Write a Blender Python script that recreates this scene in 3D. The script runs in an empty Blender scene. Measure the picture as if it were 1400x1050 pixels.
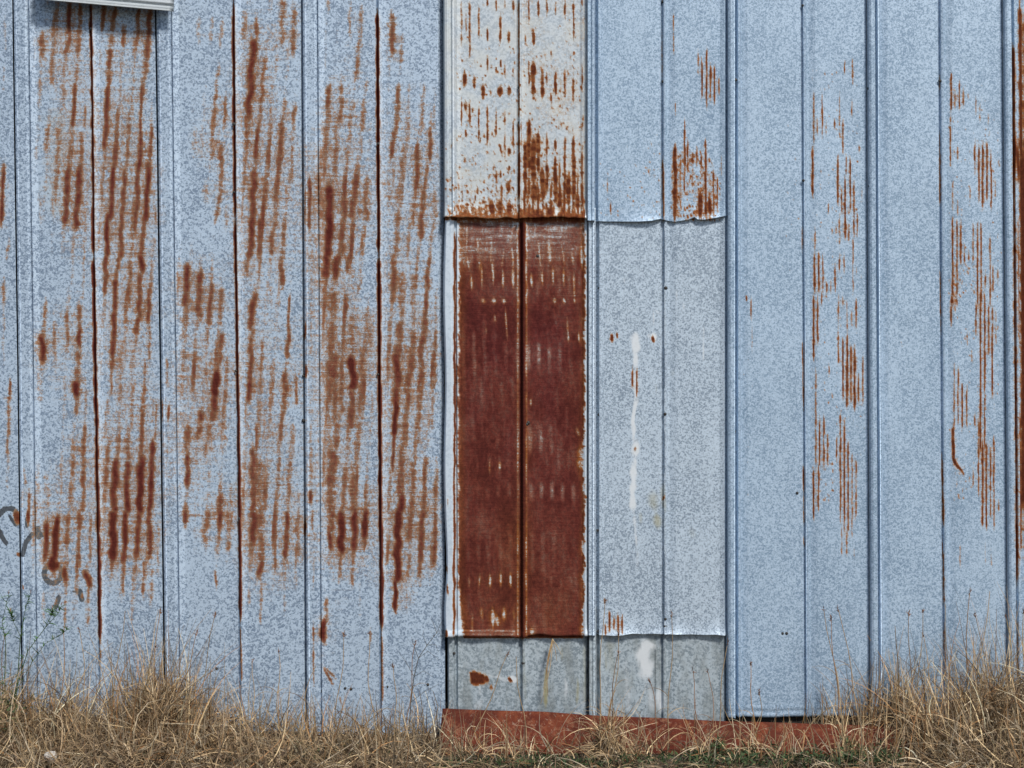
import bpy, math, random
import numpy as np

# ------------------------------------------------------------------ camera, sky, sun, exposure
S = 0.003075                       # metres on the wall per survey unit (1400 x 1050 survey grid)
GV = 1012.0                        # survey row of the ground at the foot of the wall
def WX(u): return (u - 700.0) * S
def WZ(v): return (GV - v) * S
sc = bpy.context.scene
cam = bpy.data.cameras.new('camera'); camo = bpy.data.objects.new('camera', cam)
sc.collection.objects.link(camo); sc.camera = camo
camo.location = (0, -7.0, WZ(525)); camo.rotation_euler = (math.pi / 2, 0, 0)
cam.sensor_width = 36; cam.lens = 36 * 7.0 / (1400 * S); cam.clip_end = 600; cam.clip_start = .05
SUN_EL, SUN_ROT = math.radians(47), math.radians(150)
world = bpy.data.worlds.new('World'); sc.world = world; world.use_nodes = True
wn = world.node_tree.nodes; wl = world.node_tree.links
bg = wn['Background']; sky = wn.new('ShaderNodeTexSky'); sky.sky_type = 'NISHITA'; sky.sun_disc = False
sky.sun_elevation = SUN_EL; sky.sun_rotation = SUN_ROT; sky.air_density = 1.0; sky.dust_density = 1.0
wl.new(sky.outputs[0], bg.inputs[0]); bg.inputs[1].default_value = 0.055
sun = bpy.data.lights.new('sun', 'SUN'); sun.energy = 2.2; sun.angle = math.radians(10); sun.color = (1, .95, .88)
suno = bpy.data.objects.new('sun', sun); sc.collection.objects.link(suno)
from mathutils import Vector
sd = Vector((math.sin(SUN_ROT) * math.cos(SUN_EL), math.cos(SUN_ROT) * math.cos(SUN_EL), math.sin(SUN_EL)))
suno.rotation_euler = sd.to_track_quat('Z', 'Y').to_euler()
sc.view_settings.view_transform = 'Standard'; sc.view_settings.look = 'None'
sc.view_settings.gamma = 1; sc.view_settings.use_curve_mapping = False
sc.view_settings.exposure = 0.82

rng = np.random.default_rng(7); random.seed(7)
COL = sc.collection

# ------------------------------------------------------------------ numpy noise
def vnoise(h, w, sy, sx, seed):
    r = np.random.default_rng(seed)
    gy, gx = int(h / sy) + 3, int(w / sx) + 3
    g = r.random((gy, gx)).astype(np.float32)
    y = np.arange(h) / sy; x = np.arange(w) / sx
    iy = y.astype(int); ix = x.astype(int); fy = y - iy; fx = x - ix
    fy = (fy * fy * (3 - 2 * fy))[:, None].astype(np.float32); fx = (fx * fx * (3 - 2 * fx))[None, :].astype(np.float32)
    a = g[iy][:, ix]; b = g[iy][:, ix + 1]; c = g[iy + 1][:, ix]; d = g[iy + 1][:, ix + 1]
    return (a * (1 - fx) + b * fx) * (1 - fy) + (c * (1 - fx) + d * fx) * fy
def fbm(h, w, sy, sx, seed, o=3):
    t = 0; a = 1; n = 0
    for k in range(o):
        t = t + a * vnoise(h, w, sy / 2 ** k, sx / 2 ** k, seed + k * 17); n += a; a *= .55
    return t / n
def sst(a, b, x):
    t = np.clip((x - a) / (b - a), 0, 1); return t * t * (3 - 2 * t)
def blur(m, ry, rx):
    for ax, r in ((0, ry), (1, rx)):
        for _ in range(2):
            c = np.cumsum(np.pad(m, [(r + 1, r) if i == ax else (0, 0) for i in range(2)], mode='edge'), axis=ax)
            m = (np.take(c, range(2 * r + 1, c.shape[ax]), ax) - np.take(c, range(0, c.shape[ax] - 2 * r - 1), ax)) / (2 * r + 1)
    return m

# ------------------------------------------------------------------ wear survey of the wall (rust, chalk, paint, stains)
H, W = 1050, 1400
LEFT = np.zeros((H, W), np.float32)     # broad rippled rust of the left sheets
LINE = np.zeros((H, W), np.float32)     # fine roll-mark rust
SEAM = np.zeros((H, W), np.float32)
PALE = np.zeros((H, W), np.float32); PAINT = np.zeros((H, W), np.float32); STAIN = np.zeros((H, W), np.float32)
CUT = np.zeros((H, W), np.float32)      # bare patches inside the rusted sheet
_k = [0]
def n1(y, sc_, seed):
    r = np.random.default_rng(seed).random(4000); t = y / sc_ + 50; i = t.astype(int); f = t - i; f = f * f * (3 - 2 * f)
    return r[i % 4000] * (1 - f) + r[(i + 1) % 4000] * f
def stroke(M, pts, w, s, wob=.12, wv=.6, fade=10, soft=.45, dots=0.0, lo=.45, ext=0, wide=1.0):
    w = w * wide
    """rust stroke running down the sheet; pts in survey units"""
    _k[0] += 1; sd_ = 1000 + _k[0] * 3
    p = np.array(pts, float); p = p[np.argsort(p[:, 1])]
    if ext: p = np.vstack([p[0] - (p[1] - p[0]) / max(1, p[1, 1] - p[0, 1]) * ext, p, p[-1] + (p[-1] - p[-2]) / max(1, p[-1, 1] - p[-2, 1]) * ext])
    a, b = p[0, 1], p[-1, 1]
    y0, y1 = max(0, int(a - 2)), min(H, int(b + 3))
    if y1 <= y0: return
    y = np.arange(y0, y1).astype(float)
    cx = np.interp(y, p[:, 1], p[:, 0]) + (n1(y, 14, sd_) - .5) * w * wob * 2
    ww = w * (1 - wv / 2 + wv * n1(y, 9, sd_ + 1))
    e = np.clip(np.minimum(y - a + 1.5, b - y + 1.5) / max(1.0, min(fade, (b - a) * .35)), 0, 1)
    ww = np.maximum(ww * (lo + (1 - lo) * e), 1.2); st = s * (lo - .1 + (1.1 - lo) * e)
    if dots > 0: st = st * (1 - dots * (n1(y, 3.0, sd_ + 2) < .5))
    x0 = max(0, int(cx.min() - w * 1.3 - 2)); x1 = min(W, int(cx.max() + w * 1.3 + 3))
    if x1 <= x0: return
    d = np.abs(np.arange(x0, x1)[None, :] - cx[:, None]) / (ww[:, None] * .5)
    v = (1 - sst(soft, 1.25, d)) * st[:, None]
    M[y0:y1, x0:x1] = np.maximum(M[y0:y1, x0:x1], v)
def Z(M, ox, oy, k, data, **kw):
    """data: rows 'x,y x,y ... w s' in a k-times enlarged survey tile at (ox, oy)"""
    for row in data.strip().split(';'):
        t = row.split()
        if not t: continue
        pts = [(ox + float(q.split(',')[0]) / k, oy + float(q.split(',')[1]) / k) for q in t[:-2]]
        stroke(M, pts, float(t[-2]) / k, float(t[-1]), **kw)
def V(M, ox, oy, k, data, w=6.5, **kw):
    """vertical lines: 'x y0 y1 s [w]'"""
    for row in data.strip().split(';'):
        t = [float(q) for q in row.split()]
        if not t: continue
        ww = (t[4] if len(t) > 4 else w) * (1.35 if ox == 600 else 1.08)
        stroke(M, [(ox + t[0] / k, oy + t[1] / k), (ox + t[0] / k, oy + t[2] / k)], ww / k, t[3], **kw)
def box(M, ox, oy, k, x0, y0, x1, y1, s, soft=5):
    X0, X1, Y0, Y1 = ox + x0 / k, ox + x1 / k, oy + y0 / k, oy + y1 / k
    yy = np.arange(H)[:, None]; xx = np.arange(W)[None, :]
    m = sst(0, soft, xx - X0) * sst(0, soft, X1 - xx) * sst(0, soft, yy - Y0) * sst(0, soft, Y1 - yy)
    np.maximum(M, m * s, out=M)
def specks(M, u0, u1, v0, v1, n, r0, r1, s, bias=0.0, seed=1, tall=1.3, pitch=None):
    r = np.random.default_rng(seed)
    for _ in range(n):
        t = r.random(); t = t ** (1 / (1 + bias))
        u = u0 + (u1 - u0) * r.random(); v = v0 + (v1 - v0) * t
        if pitch: u = round(u / pitch) * pitch + r.normal() * .4
        rad = r0 + (r1 - r0) * r.random() ** 2
        a0, a1 = int(max(0, v - rad * 3)), int(min(H, v + rad * 3 + 1)); b0, b1 = int(max(0, u - rad * 2)), int(min(W, u + rad * 2 + 1))
        if a1 <= a0 or b1 <= b0: continue
        yy = (np.arange(a0, a1) - v)[:, None] / tall; xx = (np.arange(b0, b1) - u)[None, :]
        d = np.sqrt(yy * yy + xx * xx) / rad
        M[a0:a1, b0:b1] = np.maximum(M[a0:a1, b0:b1], (1 - sst(.4, 1.2, d)) * s * (.6 + .4 * r.random()))

# --- left sheets
Z(LEFT, 0, 0, 3, """15,680 8,910 18 .8;15,280 15,360 12 .3;35,1000 30,1050 14 .5;20,40 22,200 12 .25;
175,140 175,220 30 .6;170,240 165,430 22 .36;230,40 222,120 215,330 26 .52;285,25 285,140 26 .78;285,140 265,230 24 .68;262,270 260,430 22 .45;
330,25 320,220 24 .62;320,230 305,420 20 .48;308,350 300,520 18 .72;300,520 290,690 20 .55;195,510 190,610 28 .5;240,520 235,720 24 .5;335,560 330,700 26 .58;
285,690 265,910 30 .78;330,680 310,930 34 .78;350,440 345,520 14 .5;305,930 300,1050 20 .38;345,820 345,1050 16 .34;165,800 165,900 20 .3;220,740 215,880 18 .34;
425,30 420,110 24 .7;475,40 460,120 26 .62;460,110 455,190 24 .58;450,200 445,280 22 .68;445,310 430,600 26 .78;430,600 425,700 22 .55;415,720 420,900 16 .4;
510,110 505,190 24 .6;500,230 490,450 16 .4;485,450 465,690 22 .58;465,690 450,900 26 .82;440,880 440,1050 24 .82;
570,40 560,200 24 .62;555,200 540,450 16 .4;530,520 520,700 20 .55;510,700 495,1050 26 .72;
615,50 600,240 26 .72;600,250 585,400 20 .6;582,350 575,560 12 .72;575,560 555,950 26 .78;545,950 540,1050 20 .5;
625,520 610,700 20 .68;608,680 595,900 28 .82;590,900 580,1050 24 .66;632,980 625,1050 16 .5;640,860 638,900 10 .5;
815,90 815,160 20 .36;870,80 865,160 20 .42;910,90 905,180 20 .38;895,280 880,450 18 .48;880,450 870,640 26 .58;925,400 920,520 18 .52;830,520 830,600 20 .34;
910,600 905,790 26 .58;905,790 885,900 20 .62;850,760 845,820 30 .38;930,850 930,920 20 .4;800,520 800,640 30 .24;
1005,60 1000,150 30 .55;1040,170 1020,470 38 .82;1010,470 1010,600 24 .62;1010,620 1000,800 20 .52;1045,700 1025,1050 34 .78""", soft=.1, lo=.6, ext=6, wv=.4, wide=1.42)
Z(LEFT, 350, 0, 3, """0,80 0,140 20 .7;110,0 105,180 28 .5;155,50 150,210 26 .62;50,110 50,190 18 .3;30,280 15,520 22 .58;10,520 0,650 24 .8;55,520 40,720 18 .45;
120,400 110,500 20 .52;105,500 95,670 30 .68;160,440 155,510 20 .6;150,560 145,750 18 .48;95,670 75,900 26 .58;40,740 30,900 28 .62;125,760 120,900 20 .42;
15,900 10,1050 26 .72;75,910 60,1050 28 .62;115,905 110,1050 24 .62;225,740 220,930 18 .75;205,780 200,900 8 .6;
295,0 295,30 20 .4;385,0 385,150 18 .38;430,40 420,230 22 .44;415,240 410,310 24 .58;285,80 285,340 12 .18;300,360 295,440 30 .68;295,440 270,700 34 .52;
350,350 345,500 24 .58;330,530 325,720 24 .58;395,420 375,640 26 .44;440,430 435,530 26 .54;430,540 425,650 20 .36;455,340 450,380 20 .4;320,650 320,720 20 .52;
265,730 270,900 40 .6;300,770 295,1050 44 .88;365,780 350,1050 40 .68;415,730 395,900 34 .68;455,730 450,900 30 .58;270,900 265,1050 30 .45;395,900 390,1050 26 .4;
560,60 560,210 26 .68;600,160 595,260 18 .5;585,360 580,500 22 .62;575,500 555,640 26 .68;545,240 545,270 16 .34;690,360 675,530 20 .44;665,590 655,780 26 .68;
655,780 645,920 18 .54;715,540 712,650 20 .68;705,680 690,780 18 .54;690,780 675,980 30 .68;605,610 600,720 26 .54;595,720 585,830 40 .48;580,870 575,1050 30 .54;
735,780 735,900 26 .44;725,920 715,1050 20 .44;735,380 730,520 14 .34;630,360 625,450 16 .34;545,730 545,850 18 .35""", soft=.1, lo=.6, ext=6, wv=.4, wide=1.42)
Z(LEFT, 0, 350, 3, """15,100 15,200 16 .5;15,200 15,430 12 .34;42,515 40,570 12 .8;40,570 30,800 16 .54;35,800 30,950 14 .3;105,880 110,940 14 .45;125,980 125,1050 14 .7;100,960 95,1050 14 .34;
185,190 180,320 20 .5;175,330 172,430 30 .82;225,270 222,400 22 .55;275,240 278,370 22 .6;325,200 325,300 24 .6;325,300 325,365 28 .8;320,380 312,520 34 .6;310,520 312,570 40 .97;
315,570 312,640 26 .62;305,640 300,760 18 .34;300,760 295,900 22 .54;355,550 350,720 14 .44;345,700 340,1050 24 .68;160,440 165,600 30 .28;190,900 185,1050 24 .34;240,880 240,1050 20 .3;
345,0 340,200 14 .4;300,0 295,100 14 .34;300,900 295,1050 20 .4;
435,0 430,150 26 .78;485,0 475,100 20 .62;475,100 460,460 26 .78;460,460 455,560 16 .54;540,30 530,200 18 .54;580,0 580,60 30 .86;575,80 570,250 26 .72;565,250 560,320 30 .68;
560,320 545,420 16 .44;615,140 610,270 22 .72;615,270 612,420 14 .54;500,360 490,600 26 .44;545,400 540,620 24 .44;595,440 592,540 8 .62;592,540 580,800 24 .64;580,820 575,1050 40 .92;
640,600 635,760 14 .54;630,760 615,1050 28 .84;440,580 430,760 18 .38;445,760 435,850 24 .62;435,850 430,950 30 .62;485,730 475,850 24 .58;475,840 465,1050 40 .88;525,720 525,850 26 .58;
525,850 520,1050 34 .84;425,240 425,290 18 .34;690,420 690,540 14 .4;668,610 668,660 10 .8;697,630 695,660 10 .8;695,700 690,830 10 .36;
735,60 735,130 18 .4;770,40 765,110 36 .82;765,110 765,200 36 .78;760,210 750,330 26 .52;820,70 815,250 34 .72;865,110 860,280 26 .68;905,140 905,280 26 .54;910,320 895,480 26 .68;
885,480 880,570 36 .97;880,570 875,640 36 .82;845,460 840,520 24 .54;755,360 745,580 30 .44;790,400 790,600 50 .38;925,380 925,460 18 .34;925,560 920,760 24 .44;
830,645 830,670 34 .75;870,640 870,670 40 .75;820,690 810,740 36 .66;860,690 855,740 34 .6;770,700 765,780 36 .72;770,815 765,940 30 .78;805,780 810,860 20 .44;850,700 845,830 26 .48;
760,1030 765,1050 30 .6;905,990 900,1050 34 .76;945,950 945,1050 20 .44;1015,0 1015,60 30 .6;1045,160 1025,300 36 .76;1035,300 1025,400 24 .62;1030,400 1015,590 26 .76;1010,600 1005,680 18 .44;1040,790 1035,1050 30 .72""", soft=.1, lo=.6, ext=6, wv=.4, wide=1.42)
Z(LEFT, 350, 350, 3, """15,0 15,40 20 .5;25,350 20,560 24 .54;65,450 60,620 24 .48;100,0 105,120 24 .68;60,100 60,200 18 .3;140,170 130,290 14 .68;135,290 125,410 24 .72;125,420 120,480 10 .54;
120,480 118,590 30 .68;115,590 100,760 24 .62;95,760 90,950 22 .54;165,500 165,600 16 .62;150,700 145,830 26 .48;140,830 130,1050 26 .54;20,850 20,1050 50 .54;0,700 0,900 16 .62;40,620 30,760 20 .4;85,960 85,1050 24 .44;
202,300 200,330 12 .9;205,465 205,482 14 .8;230,700 228,940 16 .44;230,960 228,1000 20 .76;230,50 228,420 10 .34;
285,0 285,90 40 .82;335,0 330,90 40 .78;285,90 280,220 50 .48;320,150 310,380 50 .58;380,0 375,60 26 .68;395,240 400,400 50 .48;395,420 400,540 44 .97;395,540 390,700 34 .68;
325,400 310,500 60 .72;300,480 295,600 44 .62;325,520 330,780 34 .62;355,460 350,640 26 .62;440,380 430,470 40 .62;440,470 430,660 36 .58;455,240 460,380 40 .48;295,600 300,760 26 .44;
425,680 400,900 28 .48;400,900 395,1050 36 .62;315,800 310,1050 50 .68;365,870 355,1050 30 .62;455,990 455,1050 30 .54;430,100 420,150 20 .5;
570,0 560,190 30 .68;600,70 595,210 30 .54;650,80 640,200 26 .48;715,0 705,60 20 .62;705,60 695,250 24 .68;590,280 590,400 40 .68;645,300 640,400 36 .62;580,400 575,600 40 .78;
575,600 568,730 28 .97;565,740 560,870 14 .82;640,400 625,560 44 .72;690,260 680,420 36 .78;680,420 675,550 36 .72;735,310 730,540 20 .58;725,540 720,700 14 .44;625,560 610,760 30 .62;
605,760 590,980 34 .68;595,980 595,1050 36 .88;675,560 660,760 26 .54;645,850 640,1050 34 .62;695,840 690,1050 26 .68;740,880 735,1050 20 .54;550,880 545,1050 18 .54;550,410 545,520 18 .34""", soft=.1, lo=.6, ext=6, wv=.4, wide=1.42)
Z(LEFT, 0, 700, 3, """325,0 325,60 30 .72;325,60 320,100 20 .52;190,50 185,190 26 .84;235,25 225,180 30 .97;220,180 215,235 44 .92;280,20 275,140 26 .66;265,230 270,280 26 .8;355,250 365,300 30 .86;
365,300 360,460 16 .46;325,180 325,215 14 .76;370,0 370,200 18 .52;270,280 268,460 14 .44;180,330 180,440 14 .34;300,340 300,440 14 .28;
467,0 465,190 40 .97;465,190 460,240 20 .6;515,0 508,200 28 .86;508,200 505,330 14 .58;570,0 560,180 30 .76;560,180 555,240 20 .52;610,0 615,110 26 .78;620,100 610,190 24 .76;
590,200 588,330 14 .62;625,240 620,380 16 .46;545,280 540,450 12 .34;648,50 648,250 14 .38;760,0 760,45 26 .8;845,0 845,60 40 .68;845,60 845,120 34 .52;905,0 900,60 28 .82;
945,0 940,160 24 .54;885,250 887,300 14 .66;1040,0 1040,120 36 .82;1030,120 1025,180 24 .5;1020,330 1022,380 14 .4""", soft=.1, lo=.6, ext=6, wv=.4, wide=1.42)
Z(LEFT, 350, 700, 3, """20,0 15,200 40 .62;20,200 15,260 26 .82;20,260 18,440 14 .44;80,80 78,240 14 .66;130,0 122,190 28 .78;120,190 115,410 14 .34;172,0 168,180 26 .54;168,180 165,280 18 .34;
205,50 203,80 14 .92;235,0 235,60 14 .62;238,200 238,300 10 .4;237,465 237,515 10 .8;238,560 240,700 8 .6;
310,0 305,80 40 .68;303,80 303,150 24 .78;303,150 303,230 24 .34;352,0 350,160 36 .92;350,160 345,270 20 .54;405,0 400,150 34 .88;400,150 395,290 16 .54;450,0 447,100 32 .92;447,100 445,160 16 .62;
290,370 290,400 20 .62;283,450 278,520 28 1;290,660 305,690 16 .7;470,500 470,520 10 .6;425,320 425,430 14 .26;
587,0 577,280 38 1;573,280 572,395 20 1;640,0 632,120 34 .62;632,120 620,280 20 .52;685,0 680,160 30 .78;678,160 670,260 20 .66;735,0 728,210 24 .68;620,290 615,390 16 .38;545,0 545,60 16 .34;
345,765 350,790 9 .5;300,655 312,668 16 .6""", soft=.1, lo=.6, ext=6, wv=.4, wide=1.42)
for (ox, oy, x0, y0, x1, y1, s) in [(350, 0, 255, 728, 480, 900, .38), (0, 350, 735, 350, 905, 600, .27), (350, 350, 255, 230, 490, 520, .33),
        (350, 0, 232, 716, 480, 727, .5), (350, 0, 520, 716, 640, 727, .3), (350, 0, 0, 900, 175, 910, .4), (0, 350, 150, 434, 262, 445, .42),
        (350, 350, 255, 370, 490, 381, .45), (0, 700, 750, 4, 870, 24, .55), (0, 0, 262, 688, 345, 700, .5), (350, 350, 520, 376, 720, 384, .35), (0, 350, 425, 515, 560, 524, .35),
        (0, 700, 450, 30, 660, 37, .3), (0, 350, 735, 575, 925, 584, .35), (350, 350, 0, 962, 180, 972, .35), (350, 0, 240, 870, 430, 880, .5)]:
    box(LEFT, ox, oy, 3, x0, y0, x1, y1, s, 3)
# crisp rusted mid seams of the left sheets
for pts, w, s in [([(124, 0), (125, 60), (127, 200), (128, 350)], 5.6, 1), ([(128, 350), (131, 520), (134, 700), (136, 780), (137, 882)], 7, 1), ([(137, 882), (139, 905)], 4, .6),
        ([(319, 0), (320, 150), (321.5, 300)], 5, 1), ([(321, 300), (322.5, 350), (325, 520), (328, 700), (329, 850)], 5.6, 1), ([(329, 850), (331, 935)], 3.2, .6),
        ([(516, 12), (517, 200), (518, 350)], 5.6, 1), ([(518, 350), (519, 520), (520.5, 700), (522, 862)], 6.6, 1), ([(522, 862), (523, 965)], 4, .62)]:
    stroke(SEAM, pts, w, s, wob=.08, wv=.35, fade=14, soft=.6)
# --- upper middle sheet
V(LINE, 600, 0, 3.386, """105 0 210 .6;125 60 160 .8;143 0 280 1;185 30 200 .7;225 0 30 1;225 130 200 1;265 0 55 .9;285 60 200 .9 8;305 0 40 .8;325 150 200 .9 14;345 0 60 .8;
417 0 110 1;400 155 210 .9;437 135 210 1 16;460 0 80 .9;500 0 80 .9;540 0 80 .6;583 0 90 .9;623 0 190 .9;663 0 30 .8;225 265 335 .9;285 280 310 .9;265 310 345 .7;305 300 350 .7;345 320 340 .8;
120 330 400 1 14;165 360 410 .9 10;205 395 460 1 16;240 420 440 .6;285 405 450 1 18;325 405 440 1 16;437 280 460 1 16;417 300 400 .9;480 320 460 .9 12;500 330 395 .9;520 440 470 .9;520 240 270 .7;
540 330 460 1 10;583 320 460 .9 9;600 340 350 .8;623 350 470 .9 10;663 310 430 .9;105 460 580 1;125 470 520 .9 12;143 460 590 1;185 500 660 .9;225 490 680 .9;265 500 640 .8;305 515 600 1;345 560 700 .8;
125 600 640 .9;155 505 520 .8;305 610 760 .8;285 680 700 .9;265 780 850 .9;285 790 830 .9;325 690 720 .9 12;325 770 790 .9;322 840 890 1 20;265 860 880 .8;180 870 900 .8;120 735 750 .8 14;290 850 940 .9 10;
417 550 800 1 14;400 650 930 1 14;437 640 860 1 22;437 850 940 1 32;460 600 810 1 14;480 780 930 1 18;500 610 740 .9;500 740 900 1 12;540 640 700 .9 9;540 730 930 1 14;560 880 980 1 18;583 630 900 .9 10;
600 800 960 1 18;623 640 940 1 14;640 890 980 1 16;663 570 600 .8;663 680 960 .9;245 930 1000 1 20;285 930 1000 1 20;325 930 1000 1 18;160 960 990 .6 20""", dots=.35)
V(SEAM, 600, 0, 3.386, "370 0 560 .62 7;370 560 720 .8 8;370 700 930 1 11;382 560 690 .7 5", wv=.4)
specks(LINE, 622, 800, 60, 300, 700, .8, 2.0, .75, bias=.7, seed=3)
specks(LINE, 622, 715, 255, 298, 160, .8, 2.6, .8, bias=.6, seed=31)
specks(LINE, 608, 622, 150, 298, 40, .8, 2, .8, bias=1.4, seed=4)
specks(LINE, 625, 800, 0, 150, 150, .7, 1.5, .6, seed=6)
specks(LINE, 715, 798, 200, 292, 150, 1, 2.8, .8, bias=.8, seed=5)
# --- upper right patch sheet and right sheets
V(LINE, 700, 0, 3, """763 200 320 .5;778 240 410 .9;797 195 450 1;813 260 420 .9;830 260 430 .85;848 320 390 .75;662 40 230 .5;708 490 700 1;670 420 480 .7;668 590 910 1 15;720 570 720 .9;740 620 680 .8;
757 600 690 .9;775 620 700 .9;793 570 900 1 8;770 780 900 1 17;810 800 890 1 13;825 690 890 .9;840 720 870 .8;706 690 800 .8;690 640 860 .6;740 690 780 .6;405 830 880 .7;392 730 800 .5;858 640 720 .5""", dots=.25)
specks(LINE, 917, 985, 205, 302, 330, .8, 2.2, .8, bias=.5, seed=8)
specks(LINE, 820, 905, 195, 300, 75, .7, 1.7, .62, bias=.3, seed=9)
specks(LINE, 885, 905, 180, 295, 30, .7, 1.8, .6, seed=10)
V(LINE, 1090, 80, 3.28, """75 140 390 .85;70 390 620 1 9;112 155 355 .9;90 250 350 .5;130 270 350 .45;167 270 315 .9;190 150 360 .55;205 270 430 .8;212 10 70 .8;248 0 120 .7;245 180 260 .6;182 430 660 1;220 430 530 .9;
215 530 810 1 9;200 590 700 .9;238 440 690 1;255 550 800 1;232 730 830 .8;270 680 800 .8;278 390 420 .6;140 640 700 .6;190 690 850 .55;250 800 1050 .65;80 760 870 .6;78 870 1050 1 8;97 860 1050 1 8;115 880 1050 .95;
132 1000 1050 .9;150 1000 1050 .9;170 920 1050 .9;190 880 960 .8;210 880 960 .8;265 920 980 .5;290 560 640 .4;175 745 790 .7;155 760 790 .5""", dots=.3)
V(LINE, 1090, 400, 2.763, """62 0 260 1 7;77 0 200 .85;92 0 50 .8;110 0 20 .8;155 0 150 .6;155 150 280 1;172 0 60 .6;172 170 410 1;188 20 160 .6;188 150 440 1 8;203 190 420 .85;217 200 450 1 8;232 300 420 .9;248 230 430 .75;
222 20 140 .9;205 60 120 .6;120 270 310 .7;70 290 660 .75;62 660 860 1;85 470 660 .9;80 650 830 1;100 460 670 .9;115 530 660 .85;148 540 640 .85;163 450 870 .95;178 480 920 .85;192 560 920 .85;207 600 930 .75;
222 630 860 .75;187 900 1000 .7;168 880 1000 .6;215 970 1000 .5;132 380 400 .6""", w=5.6, dots=.3)
specks(LINE, 1110, 1182, 90, 700, 420, .6, 1.5, .55, seed=11, pitch=5.5)
specks(LINE, 1115, 1140, 630, 690, 40, .7, 2, .7, seed=12)
specks(LINE, 1065, 1094, 150, 420, 34, .6, 1.5, .5, seed=13)
specks(LINE, 1004, 1030, 380, 700, 24, .6, 1.2, .4, seed=14, pitch=5.5)
V(LINE, 1280, 80, 3.09, """63 50 230 .9;60 230 460 .65;98 95 220 .8;80 130 220 .6;115 120 220 .7;135 150 170 .6;168 150 240 .6;185 190 270 .55;220 240 280 .6;163 345 490 1;180 360 610 .9;197 350 640 1 8;215 350 600 1;232 390 640 .9;
250 510 600 .65;265 420 460 .5;90 360 440 .8;70 510 650 .55;90 600 660 .6;143 540 600 .7;70 670 1050 .95;88 680 1050 .75;105 680 870 1;120 790 870 .8;155 690 870 .7;175 690 1050 .9;190 690 1050 .8;228 740 1050 .8;
240 870 1000 .7;208 900 980 .7;260 880 960 .6;137 810 860 .7""", dots=.3)
V(LINE, 1280, 400, 2.763, """57 0 130 .9;72 0 80 .75;150 40 160 1;167 0 600 1;183 0 380 1;183 380 600 .85;198 40 240 .8;212 50 400 .9;225 60 200 .45;68 270 520 .65;65 500 645 1 11;83 270 500 .9;98 340 530 .9;115 350 510 .85;
145 450 510 .7;160 480 770 .95;175 560 890 1 7;190 560 900 1;205 580 860 .9;218 540 900 .85;140 670 730 .8;235 780 830 .6;90 940 1050 .45;185 940 1040 .4;208 960 1040 .4;118 140 210 .5;135 210 280 .5""", w=5.6, dots=.3)
Z(LINE, 1280, 400, 2.763, "66,630 74,655 12 1;74,648 86,662 14 1;84,655 98,676 13 .9;96,668 104,690 8 .6")
specks(LINE, 1296, 1368, 110, 660, 420, .6, 1.5, .55, seed=15, pitch=5.5)
specks(LINE, 1302, 1335, 360, 405, 60, .7, 1.9, .75, seed=16)
specks(LINE, 1300, 1330, 635, 690, 40, .7, 1.8, .55, seed=17)
specks(LINE, 1210, 1235, 350, 480, 22, .6, 1.2, .45, seed=18)
for pts, w, s in [([(1384, 60), (1385, 400), (1389, 810)], 4.2, 1), ([(1389, 810), (1391, 930)], 3, .6), ([(1395, 0), (1397, 330)], 5.5, .9), ([(1398, 200), (1399, 700)], 6, 1), ([(1391, 190), (1392, 250)], 5, .95), ([(1391, 290), (1393, 470)], 3, .8), ([(1394, 560), (1396, 760)], 3, .8),
        ([(1386, 180), (1386, 240)], 6, 1), ([(1402, 0), (1403, 900)], 6, .9)]:
    stroke(LINE, pts, w, s, wob=.1, fade=20)
specks(LINE, 1388, 1400, 60, 780, 150, .8, 2, .7, seed=19)
# thin dark rust along right mid ribs
for pts, w, s in [([(1097, 310), (1097, 345)], 2.4, .9), ([(1097, 465), (1099, 560)], 2.6, 1), ([(1098.5, 635), (1099.5, 720)], 2.6, 1), ([(1099, 735), (1100, 750)], 2.6, .8), ([(1284.5, 95), (1285, 130)], 2.2, .7), ([(1285, 180), (1285.5, 280)], 2.6, .95),
        ([(1285.5, 370), (1287, 460)], 2.4, .9), ([(1288, 620), (1290, 720)], 2.8, 1), ([(1289, 735), (1291, 830)], 2.4, .85), ([(1291, 850), (1292, 930)], 2, .6), ([(905, 40), (905.5, 110)], 2, .6), ([(906, 215), (907, 301)], 3, .95)]:
    stroke(LINE, pts, w * .62, s, fade=12, dots=.25)
# --- patch sheet below, chalk drips and yellow stain
Z(PALE, 700, 350, 3, """505,312 505,405 46 1;508,395 505,470 28 1;506,460 503,560 18 .6;505,540 508,600 497,680 500,760 22 .9;510,755 505,825 50 .9;500,820 495,1050 34 .8;580,222 580,285 11 .75;590,226 600,232 14 .5;675,135 675,182 10 .5;702,195 702,218 14 .55;
785,270 785,440 6 .55;578,318 578,352 34 .8;510,460 512,575 20 .45;460,95 462,110 8 .6;560,322 560,332 12 .5""", soft=.2)
Z(PALE, 700, 700, 3, "500,0 510,150 20 .55;512,150 514,240 26 .4;545,520 545,690 84 .95;600,720 612,830 56 .75;470,600 480,830 40 .4;220,680 220,770 30 .55;5,680 10,700 30 .9;165,540 200,560 14 .4;560,690 575,830 40 .5", soft=.0)
Z(PALE, 580, 800, 4.2, "310,560 325,640 22 .6;400,580 400,700 12 .5;300,500 520,560 50 .6;500,530 512,560 40 .9;420,520 470,560 60 .6;320,650 300,720 60 .4", soft=.1)
Z(LINE, 700, 350, 3, "412,322 410,348 15 1;430,318 430,334 9 .9;578,333 580,350 15 .95;494,458 493,548 5.5 .85;512,455 510,578 6 .9;505,785 505,802 12 .5;962,168 962,180 7 .9;980,170 980,262 6 .7;984,270 984,400 5 .4;625,985 620,1000 9 .7")
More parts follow.
